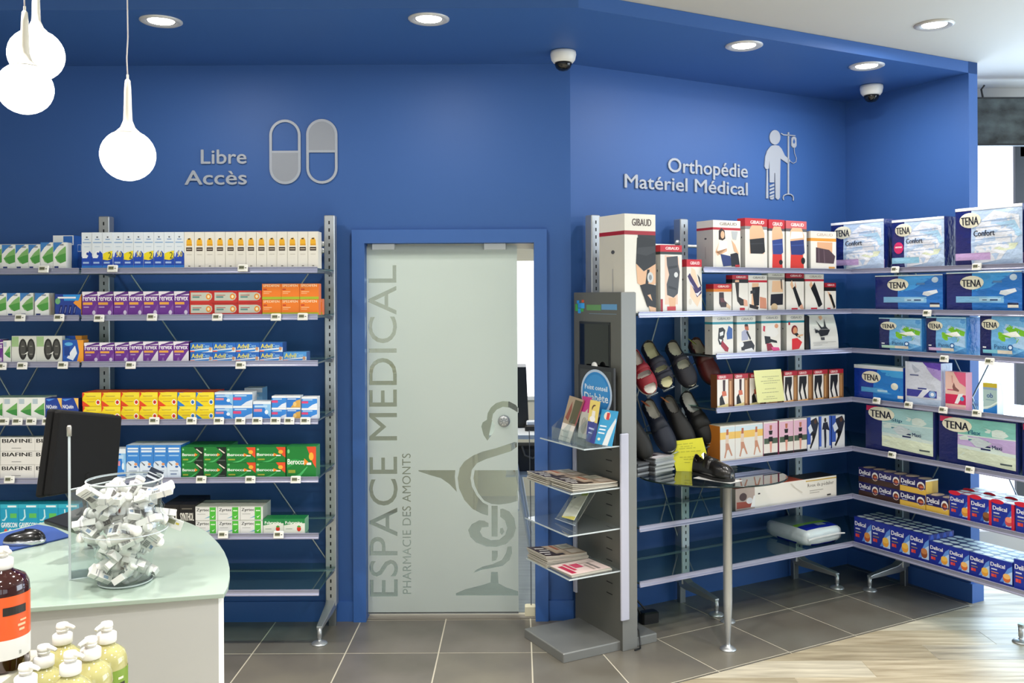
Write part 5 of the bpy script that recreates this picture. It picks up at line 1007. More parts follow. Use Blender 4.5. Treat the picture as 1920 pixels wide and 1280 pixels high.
def kiosk():
    root = empty('information_stand', FK.w(0, 0), FK.a, 'grey metal information stand with screen, poster side and clear shelves', 'display stand')
    KB = mat('#65655f', .42, .3, name='kiosk_grey'); KF = mat('#7f807d', .4, .3, name='kiosk_grey_light'); RL = mat('#b7b8c8', .4, name='kiosk_rail')
    m = MB(); m.rbox(0, .088, 0, .43, 0, 1.745, KB, .003); m.box(.0005, .0875, -.001, .001, .002, 1.742, KF); m.build('body', root)
    m = MB(); m.rbox(-.325, .225, .02, .4, 0, .045, KF, .004); m.build('base', root, bevel=.002)
    zt, zb = 1.058, .155
    m = MB(); m.rbox(-.014, .034, -.013, .0, zb, zt, RL, .003); m.build('rail', root)
    m = MB(); m.rbox(-.013, .0, .40, .43, zb+.02, zt, RL, .003); m.build('rail', root)
    m = MB()
    z = .25
    while z < .98:
        m.box(-.0012, .0, .085, .135, z, z+.004, SLOT); z += .055
    m.build('slots', root)['kind'] = 'stuff'
    # screen in the upper part of the wide face (local y = .43 - t)
    t0, z1 = KL.hit(1087, 602, 0); t1, z0 = KL.hit(1145, 720, 0)
    m = MB(); m.box(-.003, .0, .43-t1, .43-t0, z0, z1, mat('#17181b', .3)); m.build('screen_frame', root)
    m = MB(); m.box(-.0045, -.003, .43-t1+.01, .43-t0-.01, z0+.01, z1-.012, mat('#08090b', .06, name='screen_glass')); m.build('screen', root)
    # logo: small cross of green and blue squares, two blurred words
    lg = MB()
    def dab(u0, v0, u1, v1, c):
        a, b = KL.hit(u0, v0, 0); a2, b2 = KL.hit(u1, v1, 0); lg.box(-.0012, .0, .43-a2, .43-a, b2, b, PR(c))
    for q in ((1082, 563, 1086, 569, '#2f8fd8'), (1079, 570, 1083, 577, '#3fa04a'), (1084, 568, 1090, 577, '#2f8fd8'), (1091, 562, 1095, 567, '#c8502a'), (1090, 568, 1096, 578, '#3a9ae0'), (1079, 577, 1084, 583, '#3fa04a'), (1084, 578, 1089, 587, '#2f8fd8'), (1089, 578, 1094, 584, '#3fa04a')): dab(*q)
    for q in ((1100, 571, 1127, 582, '#5f8f58'), (1128, 570, 1157, 581, '#5f93bd'), (1105, 587, 1156, 589.5, '#6f8796')): dab(*q)
    lg.build('logo', root)
    # clear shelves
    for k, (z, x0, y1) in enumerate(((1.0, -.215, .42), (.797, -.29, .42), (.6, -.305, .42), (.394, -.30, .42))):
        m = MB(); m.box(x0, -.001, .005, y1, z-.006, z, ACRY); s = m.build('clear_shelf', root)
        m = MB(); m.box(x0, x0+.002, .005, y1, z-.0062, z+.0002, ACRYE); m.box(x0, -.001, .004, .006, z-.0062, z+.0002, ACRYE); m.build('polished_edge', s)
    # poster in a dark frame, standing on the top clear shelf
    q = [KL.hit(u, v, .035) for u, v in ((1084.5, 683), (1150.5, 690))]; w = q[1][0]-q[0][0]; h = q[0][1]-1.0
    pr_ = empty('framed_poster', KL.w(q[0][0], .035, 1.001), KL.a, 'dark framed poster with blue oval reading Point conseil Diabète', 'poster')
    m = MB(); m.box(0, w, .0, .012, 0, h, mat('#2b2c2e', .5)); m.build('frame', pr_)
    m = MB(); m.box(.018, w-.018, -.001, 0, .018, h-.02, PR('#3a3c3c')); cx, cz = w*.52, h*.64
    rw, rh = w*.40, h*.29
    def el(k, dy, c):
        pts = [(cx+rw*k*math.cos(2*PI*i/40), cz+rh*k*math.sin(2*PI*i/40)) for i in range(40)]; pts = clip(clip(pts, 0, 1, .02), 1, 0, .012); m.add([(a, dy, b) for a, b in pts], [tuple(range(len(pts)))], PR(c))
    el(1.1, -.0012, '#b9cbe0'); el(.98, -.0015, '#2b83c6'); el(.86, -.0018, '#3b8fd0')
    for s, x0, x1, zz, hh in (('Point conseil', .2, .84, .68, .07), ('Diabète', .18, .86, .53, .11)):
        vs, fs = unit_text(s, True); m.add([(w*(x0+(x1-x0)*a), -.0022, h*(zz+hh*b)) for a, b in vs], fs, PR('#e4eef6'))
    m.build('print', pr_)
    m = MB(); m.lathe([(.0, 0), (.026, 0), (.026, .006), (0, .006)], WPLAS, 24, M=Matrix.Translation((w*.45, .008, h-.006)) @ Matrix.Rotation(PI/2, 4, 'X')); m.build('top_tab', pr_)
    # leaflets leaning on the top clear shelf
    def leaf(corn, offs, base, decs, label):
        P_ = [KL.w(*(lambda h_: (h_[0], of, h_[1]))(KL.hit(u, v, of))) for (u, v), of in zip(corn, offs)]
        lo = min(P_[0].z, P_[1].z)
        o = sheet4('leaflet', *P_, .002, base, decs); tag(o, label, 'leaflet', 'leaflets on the information stand')
    O = (.165, .165, .075, .075)
    leaf(((1047, 823), (1068, 830), (1096, 750), (1068, 741)), O, '#a39078', [r(0, 0, 1, .38, '#e4dcd2'), r(.1, .08, .85, .1, '#b5aca4'), r(.1, .2, .6, .22, '#b5aca4'), r(.45, .42, .94, .95, '#56523a'), p([(.1, .5), (.3, .9), (.4, .7), (.35, .45)], '#8a4a3c'), r(.95, .4, 1, 1, '#a83a4a')], 'leaflet with brown collage picture, leftmost on top clear shelf')
    leaf(((1083, 818), (1101, 824), (1110, 745), (1092, 742)), (.14, .14, .06, .06), '#b9b6ac', [r(0, .62, 1, 1, '#b8327c'), e(.5, .3, .3, .2, '#9a978c')], 'leaflet with magenta top behind the others')
    leaf(((1098, 826), (1114, 832), (1126, 753), (1107, 749)), O, '#3a3f86', [r(0, .48, 1, 1, '#e0c86a'), e(.5, .8, .25, .1, '#5a3a2a'), p([(.3, .5), (.7, .5), (.65, .75), (.35, .75)], '#e8e2d8'), e(.45, .55, .3, .07, '#ece8e2'), r(.2, .3, .8, .34, '#b8bce0'), r(.2, .2, .6, .23, '#b8bce0')], 'navy and yellow leaflet showing a dark haired woman')
    leaf(((1115, 831), (1147, 837), (1159, 771), (1128.5, 767)), O, '#3a9ccb', [p([(.45, 0), (.75, 0), (1, .7), (.95, .8), (.6, .4)], '#e0e4e4'), e(.42, .83, .2, .12, '#e8dcc8'), r(.38, .72, .56, .92, '#c83a3a'), r(.1, .5, .5, .54, '#e4f0f8'), r(.1, .4, .48, .44, '#e4f0f8'), r(.08, .3, .46, .34, '#e4f0f8'), e(.2, .14, .08, .04, '#f0e8c8')], 'light blue leaflet with white path at front of top clear shelf')
    hold = empty('leaflet_holder', KL.w(.2, .18, 1.001), KL.a, 'clear leaflet holder on the top clear shelf', 'leaflet holder', 'clear leaflet holders')
    m = MB(); m.box(-.13, .2, 0, .003, 0, .06, ACRY); m.box(-.13, .2, .0, .13, 0, .002, ACRY); m.build('pocket', hold)
    for k in (-.13, -.02, .09, .197): m = MB(); m.prism([(.0, 0), (.13, 0), (.13, .16), (.0, .06)], k, k+.0025, ACRY, 'yz'); m.build('divider', hold)
    # holder with a leaflet on the third clear shelf
    P_ = lambda u, v, of: KL.w(*(lambda h_: (h_[0], of, h_[1]))(KL.hit(u, v, of)))
    O3 = (.2, .2, .1, .1)
    h3 = sheet4('leaflet_holder', P_(1041, 972, .205), P_(1078, 985, .205), P_(1117, 921, .10), P_(1078, 915, .10), .003, '#c9d2d8', ()); h3.data.materials.clear(); h3.data.materials.append(ACRY)
    for pl in h3.data.polygons: pl.material_index = 0
    tag(h3, 'clear tilted leaflet holder on the third clear shelf', 'leaflet holder', 'clear leaflet holders')
    m = MB(); q = [P_(1041, 972, .21), P_(1078, 985, .21)]; bq = h3.location
    m.tube([q[0]-bq, q[1]-bq], .0025, mat('#a9b4c4', .2), 6); m.build('rim', h3)
    o = sheet4('leaflet', P_(1053, 969, .212), P_(1076, 975, .212), P_(1104, 924, .11), P_(1078, 925, .11), .002, '#dfe2d4', [r(.0, 0, 1, .12, '#d9cf6a'), r(.1, .8, .3, .86, '#4a5a86'), r(.1, .5, .9, .53, '#9aa3a6'), r(.1, .6, .9, .62, '#9aa3a6'), r(.1, .4, .6, .42, '#a3abae'), r(.55, .9, 1, 1, '#a8bf5a')]); tag(o, 'pale leaflet in the tilted holder on the third clear shelf', 'leaflet', 'leaflets on the information stand')
    # magazine piles
    def pile(x0, y0, w, d, z, n, th, ang, cover, label, kind=0):
        base = FK.w(x0, -y0, z); rt = empty('magazine_pile', base, FK.a+ang, label, 'magazines', 'magazine piles on the information stand')
        for i in range(n):
            m = MB(); a = random.uniform(-.02, .02); M_ = Matrix.Translation((random.uniform(-.004, .004), random.uniform(-.004, .004), i*th)) @ Matrix.Rotation(a, 4, 'Z')
            cu_ = []; N = 8
            for j in range(N+1):
                u = j/N; lift = (.014*(1-u)**2)*(i/max(1, n-1)) if kind == 0 else 0
                for yy in (0, d): cu_.append(M_ @ Vector((u*w, yy, lift)));
                for yy in (0, d): cu_.append(M_ @ Vector((u*w, yy, lift+th*.92)))
            fs = []
            for j in range(N):
                b = 4*j; fs += [(b, b+1, b+5, b+4), (b+2, b+6, b+7, b+3), (b, b+4, b+6, b+2), (b+1, b+3, b+7, b+5)]
            fs += [(0, 2, 3, 1), (4*N, 4*N+1, 4*N+3, 4*N+2)]
            m.add(cu_, fs, PR(('#b3aea2', '#c4bfb2', '#a8a297')[i % 3]))
            if i == n-1:
                for pts, c in cover:
                    def Z(u): return (.014*(1-u)**2 if kind == 0 else 0)+th*.92
                    N2 = 6; vs = []; 
                    u0, v0, u1, v1 = pts; k_ = cover.index((pts, c))
                    for j in range(N2+1):
                        u = u0+(u1-u0)*j/N2
                        vs += [M_ @ Vector((u*w, v0*d, Z(u)+.0004+.0002*k_)), M_ @ Vector((u*w, v1*d, Z(u)+.0004+.0002*k_))]
                    m.add(vs, [(2*j, 2*j+2, 2*j+3, 2*j+1) for j in range(N2)], PR(c))
            m.build('magazine', rt)
    news = [((0, 0, 1, 1), '#b09a84'), ((.0, .0, .35, 1), '#3a2c26'), ((.06, .15, .2, .22), '#e8e2da'), ((.03, .35, .28, .42), '#ece6de'), ((.12, .55, .34, .62), '#e4ded4'), ((.08, .72, .3, .8), '#ddd6cc'), ((.35, .05, .5, .2), '#2e2420'), ((.4, .3, .62, .95), '#c9b29a'), ((.5, .5, .58, .95), '#b06a4a'), ((.66, .55, .95, .95), '#cfc7b4'), ((.7, .62, .9, .85), '#a9a28e'), ((.66, .08, .95, .45), '#bfae9c')]
    pink = [((0, 0, 1, 1), '#e6cfc8'), ((.08, .1, .2, .8), '#b8284a'), ((.24, .3, .32, .9), '#c83458'), ((.36, .45, .56, .8), '#cf4868'), ((.62, .1, .68, .6), '#a8988f'), ((.74, .1, .8, .7), '#8f8580'), ((.6, .7, .95, .9), '#d8c4bc')]
    pile(-.30, .215, .25, .19, .798, 5, .0055, .0, news, 'back pile of magazines with dark striped cover, second clear shelf')
    pile(-.275, .01, .262, .185, .798, 5, .0055, .03, news, 'front pile of magazines with dark striped cover, second clear shelf')
    pile(-.30, .21, .24, .19, .395, 8, .0055, .0, news, 'thick pile of striped cover magazines on lowest clear shelf')
    pile(-.28, .015, .235, .18, .395, 3, .0045, .04, pink, 'pale pink magazines in front on the lowest clear shelf', 1)
    # black adapter and its cable on the floor behind the stand
    c = atz(1216, 1166, 0); rt = empty('power_adapter', c, .4, 'black power adapter with cable on the floor behind the information stand', 'power adapter')
    m = MB(); m.rbox(-.05, .05, -.03, .03, 0, .06, BLK, .008); m.build('plug_block', rt)
    m = MB(); m.tube([(-.05, 0, .05), (-.075, -.01, .09), (-.06, .02, .12), (-.02, .0, .07)], .005, BLK); m.build('cable', rt)
    m = MB()
    m.tube([FK.w(.095, -.03, .13), FK.w(.10, -.005, .08), FK.w(.105, .0, .02), FK.w(.09, .02, .006), FK.w(.05, .03, .008)], .004, BLK); o = m.build('power_cable', root); o.matrix_parent_inverse = (Matrix.Translation(root.location) @ Matrix.Rotation(FK.a, 4, 'Z')).inverted()
kiosk()

# ---------------------------------------------------------------- shoes
def make_shoe(name, label, L, col, sole, insole, M, opens=((.21, .2, .33),), straps=(), scol=None, rough=.6, W=.1, Hh=.07, laces=False, tagcol=None, group='display shoes on the angled wall'):
    N, K = 44, 26; UP = mat(col, rough, spec=.5, coat=.0 if rough > .4 else .3, bump=(90, .15, .002))
    def wd(s):
        base = .68+.32*max(0, min(1, (s-.25)/.4))**1.2 if s < .7 else 1.
        e1 = min(1, max(0, s/.10)); e2 = min(1, max(0, (1-s)/.30))
        return W*base*(1-(1-e1)**2)**.5*(1-(1-e2)**2.2)**.5
    def ht(s):
        a = Hh*(1.05 if s < .3 else 1.05-.28*((s-.3)/.7)) * (1 if s < .42 else 1-.22*((s-.42)/.58)**1.0)
        e2 = min(1, max(0, (1-s)/.2)); return a*(1-(1-e2)**2)**.5+.004
    def pt(s, th, ex=0.):
        w = wd(s)/2+ex; h = ht(s)+ex; c, sn = math.cos(th), math.sin(th)
        lean = .012*(1-min(1, s/.08))*(sn)
        return Vector((s*L+lean, -w*(abs(c)**.8)*(1 if c > 0 else -1)*(1-.12*sn*max(0, 1-s*2)), .014+h*abs(sn)**.72))
    root = link(name, None); root.matrix_world = M; root.empty_display_size = .05; tag(root, label, 'shoe', group)
    def opened(s, th):
        for s0, a, b in opens:
            if ((s-s0)/a)**2+((th-PI/2)/(b*PI))**2 < 1: return True
        return False
    vs = [pt(i/N, PI*j/K) for i in range(N+1) for j in range(K+1)]; fs = []
    for i in range(N):
        for j in range(K):
            if not opened((i+.5)/N, PI*(j+.5)/K): fs.append((i*(K+1)+j, i*(K+1)+j+1, (i+1)*(K+1)+j+1, (i+1)*(K+1)+j))
    m = MB(); m.add(vs, fs, UP, True); m.m(mat(scol or insole, .7)); o = m.build('upper', root, recalc=False)
    sd = o.modifiers.new('lining', 'SOLIDIFY'); sd.thickness = .003; sd.offset = 0
    out = [(i/N, wd(i/N)/2) for i in range(N+1)]
    def slab(k, z0, z1, mt, nm):
        pts = [(s*L*1.0, -w*k-.001) for s, w in out]+[(s*L, w*k+.001) for s, w in reversed(out)]
        q = MB(); q.prism(pts, z0, z1, mt, 'xy'); q.build(nm, root)
    slab(1.04, 0, .014, mat(sole, .6), 'sole'); slab(.9, .0142, .034, mat(insole, .8), 'insole')
    for (s0, s1, a0, a1, c) in straps:
        q = MB(); n = 14; v = []
        for s in (s0, s1):
            for j in range(n+1):
                th = PI*(a0+(a1-a0)*j/n); v.append(pt(s, th, .002))
            for j in range(n+1):
                th = PI*(a0+(a1-a0)*j/n); v.append(pt(s, th, .0055))
        R_ = 2*(n+1); f = []
        for j in range(n): f += [(n+1+j, n+2+j, R_+n+2+j, R_+n+1+j), (j, j+1, n+2+j, n+1+j), (R_+j, R_+n+1+j, R_+n+2+j, R_+j+1)]
        q.add(v, f, mat(c, rough), True); q.build('strap', root)
    if laces:
        for k in range(4):
            s = .40+.055*k; q = MB(); q.tube([pt(s, PI*.36, .003), pt(s+.02, PI*.5, .006), pt(s+.005, PI*.64, .003)], .0018, mat('#1a1918', .6), 6); q.build('lace', root)
        q = MB(); vv = [pt(.34, PI*.3, .002), pt(.36, PI*.5, .004), pt(.34, PI*.7, .002), pt(.27, PI*.62, .012), pt(.26, PI*.5, .016), pt(.27, PI*.38, .012)]; q.add(vv, [(0, 1, 4, 5), (1, 2, 3, 4)], UP); q.build('tongue', root)
    if tagcol:
        q = MB(); b = pt(.10, PI*.32, .004); q.box(-.022, .022, -.0015, .0015, -.018, .02, PR(tagcol), Matrix.Translation(b) @ Matrix.Rotation(.5, 4, 'X') @ Matrix.Rotation(.4, 4, 'Z')); q.box(-.016, .016, -.0022, -.0014, -.012, .014, PR('#d9dcb8'), Matrix.Translation(b) @ Matrix.Rotation(.5, 4, 'X') @ Matrix.Rotation(.4, 4, 'Z')); q.build('paper_tag', root)
    return root
def shoes():
    f = Vector((.0, -.58, -.815)).normalized(); up = Vector((0, -f.z*-1, 0)); u_ = Vector((0, f.z, -f.y)).normalized()   # local axes of FB
    RZ = Matrix.Rotation(FB.a, 4, 'Z')
    bar = empty('shoe_rail', FB.w(.12, .12, 1.28), FB.a, 'dark metal rail carrying the upper row of display shoes', 'rail', 'shoe rails')
    m = MB(); m.tube([(0, 0, 0), (.55, 0, 0)], .008, SILVD); m.build('bar', bar)
    bar2 = empty('shoe_rail', FB.w(.12, .12, .98), FB.a, 'dark metal rail carrying the lower row of display shoes', 'rail', 'shoe rails')
    m = MB(); m.tube([(0, 0, 0), (.55, 0, 0)], .008, SILVD); m.build('bar', bar2)
    CLR = mat('#9ba6b0', .15, .2, name='holder_edge')
    def place(u, v, L, off, yaw, kw, name, label, where):
        t0, z = FB.hit(u, v, off); c = FB.w(t0, off, z)
        fy = Vector((.36+yaw*.2, -.42, -.82)).normalized(); uy = Vector((-.05, -.92, .38)); s_ = uy.cross(fy).normalized(); uy = fy.cross(s_).normalized()     # world axes: toe down and out, insole turned to the shop
        Mr = Matrix((fy, s_, uy)).transposed().to_4x4()
        o = c-(Mr.to_3x3() @ Vector((L*.5, 0, .03))); M = Matrix.Translation(o) @ Mr
        make_shoe(name, label, L, M=M, **kw)
        # clear holder under the shoe with a bent toe stop and an arm to the rail
        h = link('shoe_holder', None); h.matrix_world = M; h.empty_display_size = .03; tag(h, 'clear shoe holder with bent toe stop under %s' % where, 'shoe holder', 'clear shoe holders')
        m = MB(); w = .028; m.box(L*.15, L*1.02, -w, w, -.005, -.002, ACRY); m.box(L*1.02, L*1.02+.003, -w, w, -.005, .022, ACRY); m.build('plate', h)
        m = MB(); m.tube([(L*.72, -w, -.006), (L*1.02, -w, -.005), (L*1.02+.002, -w, .022), (L*1.02+.002, w, .022), (L*1.02, w, -.005), (L*.72, w, -.006)], .0022, CLR, 6, False); m.build('edge', h)
        inv = M.inverted(); rl = (FB.w(t0, .12, 1.28) if z > 1.2 else FB.w(t0, .12, .98)); a = inv @ rl
        m = MB(); m.tube([a, Vector((L*.35, 0, -.006))], .004, CLR, 6); m.build('arm', h)
    D = dict
    place(1203, 697, .25, .30, .1, D(col='#8f1f2c', sole='#e6e2d8', insole='#e9e6dc', opens=((.21, .2, .34), (.62, .06, .3), (.95, .12, .35)), straps=((.42, .52, .06, .94, '#8f1f2c'),)), 'sandal', 'red and white open sandal, leftmost in the upper display row', 'the red sandal')
    place(1232, 683, .27, .31, .12, D(col='#1d1f30', sole='#12121a', insole='#cfcba0', opens=((.22, .22, .36), (.66, .045, .25), (.98, .14, .36)), straps=((.42, .54, .06, .94, '#191b2a'), (.74, .84, .06, .94, '#191b2a'))), 'display_shoe', 'navy open toed strap shoe in the upper display row', 'the navy strap shoe')
    place(1277, 682, .27, .31, .12, D(col='#24232c', sole='#101014', insole='#c9c7b0', opens=((.2, .18, .34), (.57, .085, .24)), straps=((.42, .5, .06, .94, '#2d2b33'),)), 'display_shoe', 'dark patterned cut-out shoe in the upper display row', 'the dark cut-out shoe')
    place(1321, 677, .275, .31, .12, D(col='#531c18', sole='#1e0c0a', insole='#cdbfa4', rough=.45, straps=((.40, .56, .05, .95, '#47160f'),), tagcol='#a6b048'), 'display_shoe', 'burgundy leather strap shoe with yellow tag, upper display row', 'the burgundy shoe')
    place(1192, 812, .30, .31, .1, D(col='#131312', sole='#0b0b0b', insole='#a9a79e'), 'display_shoe', 'black slip-on shoe half hidden by the information stand', 'the half hidden black shoe')
    place(1236, 798, .305, .31, .12, D(col='#161c2c', sole='#0c0e16', insole='#b9b6a8', straps=((.42, .6, .04, .7, '#131826'),), tagcol='#a85a38'), 'display_shoe', 'dark navy slip-on shoe with orange tag, lower display row', 'the navy slip-on shoe')
    place(1272, 790, .30, .32, .12, D(col='#11100f', sole='#0a0a0a', insole='#84837d', opens=((.2, .18, .28),), tagcol='#b07448'), 'display_shoe', 'black slip-on shoe with brown tag, middle of lower display row', 'the brown tagged black shoe')
    place(1307, 783, .31, .32, .12, D(col='#121111', sole='#0a0a0a', insole='#c4c4bc', opens=((.22, .22, .38),), straps=((.5, .72, .04, .8, '#171615'),)), 'display_shoe', 'black shoe with wide flap, rightmost in the lower display row', 'the rightmost black shoe')
shoes()

# ---------------------------------------------------------------- oval glass table and what stands on it
def table():
    TX, TY, TZ = .975, 4.62, .82
    root = empty('glass_table', (TX, TY, 0), 0, 'oval glass table on slim silver legs beside the information stand', 'table')
    n = 64; o = [(.37*math.cos(2*PI*k/n), .28*math.sin(2*PI*k/n)) for k in range(n)]
    m = MB(); m.prism(o, TZ-.008, TZ, clear_mat('table_glass', '#a9c2c4', .16, .01, .93, '#2a3a44'), 'xy'); m.build('glass_top', root)
    m = MB(); m.tube([(x, y, TZ-.004) for x, y in o]+[(o[0][0], o[0][1], TZ-.004)], .0042, mat('#10201e', .15), 6, False); m.build('glass_edge', root)
    a = atz(1365, 1217, 0)
    for x, y in ((a.x-TX, a.y-TY), (a.x*1.085-TX, a.y*1.085-TY)):
        m = MB(); m.lathe([(.04, 0), (.04, .004), (.03, .012), (.013, .02), (.011, .03), (.0115, .045), (.021, .2), (.022, .24), (.022, TZ-.022), (.03, TZ-.02), (.03, TZ-.0085)], SILV, 28, (x, y, 0)); m.build('leg', root)
    T = TZ+.0005
    # magazine stack at the left
    P0, P1 = atz(1229, 891, T), atz(1274, 881, T); dx = (P1-P0).normalized(); dy = Vector((-dx.y, dx.x, 0)); rt = empty('magazine_stack', P0, math.atan2(dx.y, dx.x), 'tall stack of magazines at left end of the glass table', 'magazines')
    z = 0
    for i in range(9):
        th = .0095; m = MB(); a = random.uniform(-.05, .05); M_ = Matrix.Translation((random.uniform(-.004, .004), random.uniform(-.004, .006), z)) @ Matrix.Rotation(a, 4, 'Z')
        m.box(0, .15, 0, .2, 0, th*.95, PR(('#a9adb0', '#bfc3c6', '#9aa0a6', '#c9ccce')[i % 4]), M_); m.box(-.012, 0, 0, .2, 0, th*.9, PR(('#4a4a4c', '#6a6c70', '#38383a')[i % 3]), M_)
        if i == 8:
            m.box(0, .15, 0, .2, th*.95, th, PR('#c9c2c4'), M_)
            for (a0, b0, a1, b1, c) in ((.02, .02, .1, .06, '#e6e2e4'), (.04, .05, .09, .1, '#4a2a30'), (.1, .1, .14, .18, '#8a8488'), (.02, .12, .08, .19, '#a9a2a0')): m.box(a0, a1, b0, b1, th, th+.0006, PR(c), M_)
        m.build('magazine', rt); z += th
    P2 = P0-dx*.105+dy*.03; rt = empty('magazine_stack', P2, math.atan2(dx.y, dx.x)-.02, 'darker stack of magazines between kiosk and taller stack', 'magazines'); z = 0
    for i in range(7):
        th = .0095; m = MB(); M_ = Matrix.Translation((random.uniform(-.004, .002), random.uniform(-.004, .004), z)) @ Matrix.Rotation(random.uniform(-.04, .02), 4, 'Z')
        m.box(0, .085, 0, .17, 0, th*.95, PR(('#5a5c60', '#8f9398', '#3c3d40')[i % 3]), M_); m.build('magazine', rt); z += th
    # yellow notice
    bl = atz(1268, 883, T); Y = bl.y; Yt = Y+.03
    br = atz(1331, 881.5, T); o_ = sheet4('yellow_notice', bl, Vector((br.x, Y-.03, T)), aty(1317, 820, Yt-.03), aty(1254, 828, Yt), .001, '#e8e23a', [r(a, y, b, y+.022, '#bcb92e') for k, (x0, x1, y) in enumerate(((.2, .7, .86), (.3, .65, .78), (.25, .75, .72), (.15, .85, .62), (.2, .6, .45), (.3, .6, .38), (.3, .5, .28))) for a, b in strokes(x0, x1, k, .12)])
    tag(o_, 'bright yellow notice leaning on the glass table behind the black shoe', 'notice')
    # black leather shoe on a white card
    c = [atz(u, v, T) for u, v in ((1300, 896), (1370, 906.5), (1393, 901), (1318, 890.5))]
    o_ = sheet4('white_card', *c, .0008, '#e2e0dc', [r(.55, .2, .95, .5, '#b9b4ae'), r(.1, .3, .4, .36, '#c4c0bb')]); o_.location.z += .0008; tag(o_, 'white printed card under the black leather shoe', 'card')
    hp = atz(1303, 889, T+.0015); tp = atz(1371, 896, T+.0015); d = (tp-hp); yaw = math.atan2(d.y, d.x)-.42
    M = Matrix.Translation(hp+Vector((0, .02, .0008))) @ Matrix.Rotation(yaw, 4, 'Z')
    make_shoe('leather_shoe', 'black leather shoe with flap standing on white card on glass table', .26, '#14110e', '#0b0a09', '#8f8a80', M, opens=((.2, .17, .3),), straps=((.36, .55, .1, .9, '#191512'),), rough=.28, Hh=.078, W=.094, laces=True, group='display shoes')
    # white leaflets at the right
    P0 = atz(1352, 874, T); P1 = atz(1385, 871, T); dx = (P1-P0).normalized(); rt = empty('leaflet_stack', P0, math.atan2(dx.y, dx.x)-.1, 'stack of white leaflets on glass table before the beach tights boxes', 'leaflets')
    for i in range(7):
        m = MB(); M_ = Matrix.Translation((random.uniform(-.002, .002), random.uniform(-.003, .003), i*.006)) @ Matrix.Rotation(random.uniform(-.05, .05), 4, 'Z'); m.box(0, .095, 0, .09, 0, .0056, PR(('#cfd3d6', '#dfe1e2', '#c2c7cb')[i % 3]), M_)
        if i == 6: m.box(.01, .08, .01, .02, .0056, .006, PR('#b9a898'), M_); m.box(.02, .085, .04, .075, .0056, .006, PR('#e9dccb'), M_)
        m.build('leaflet', rt)
table()

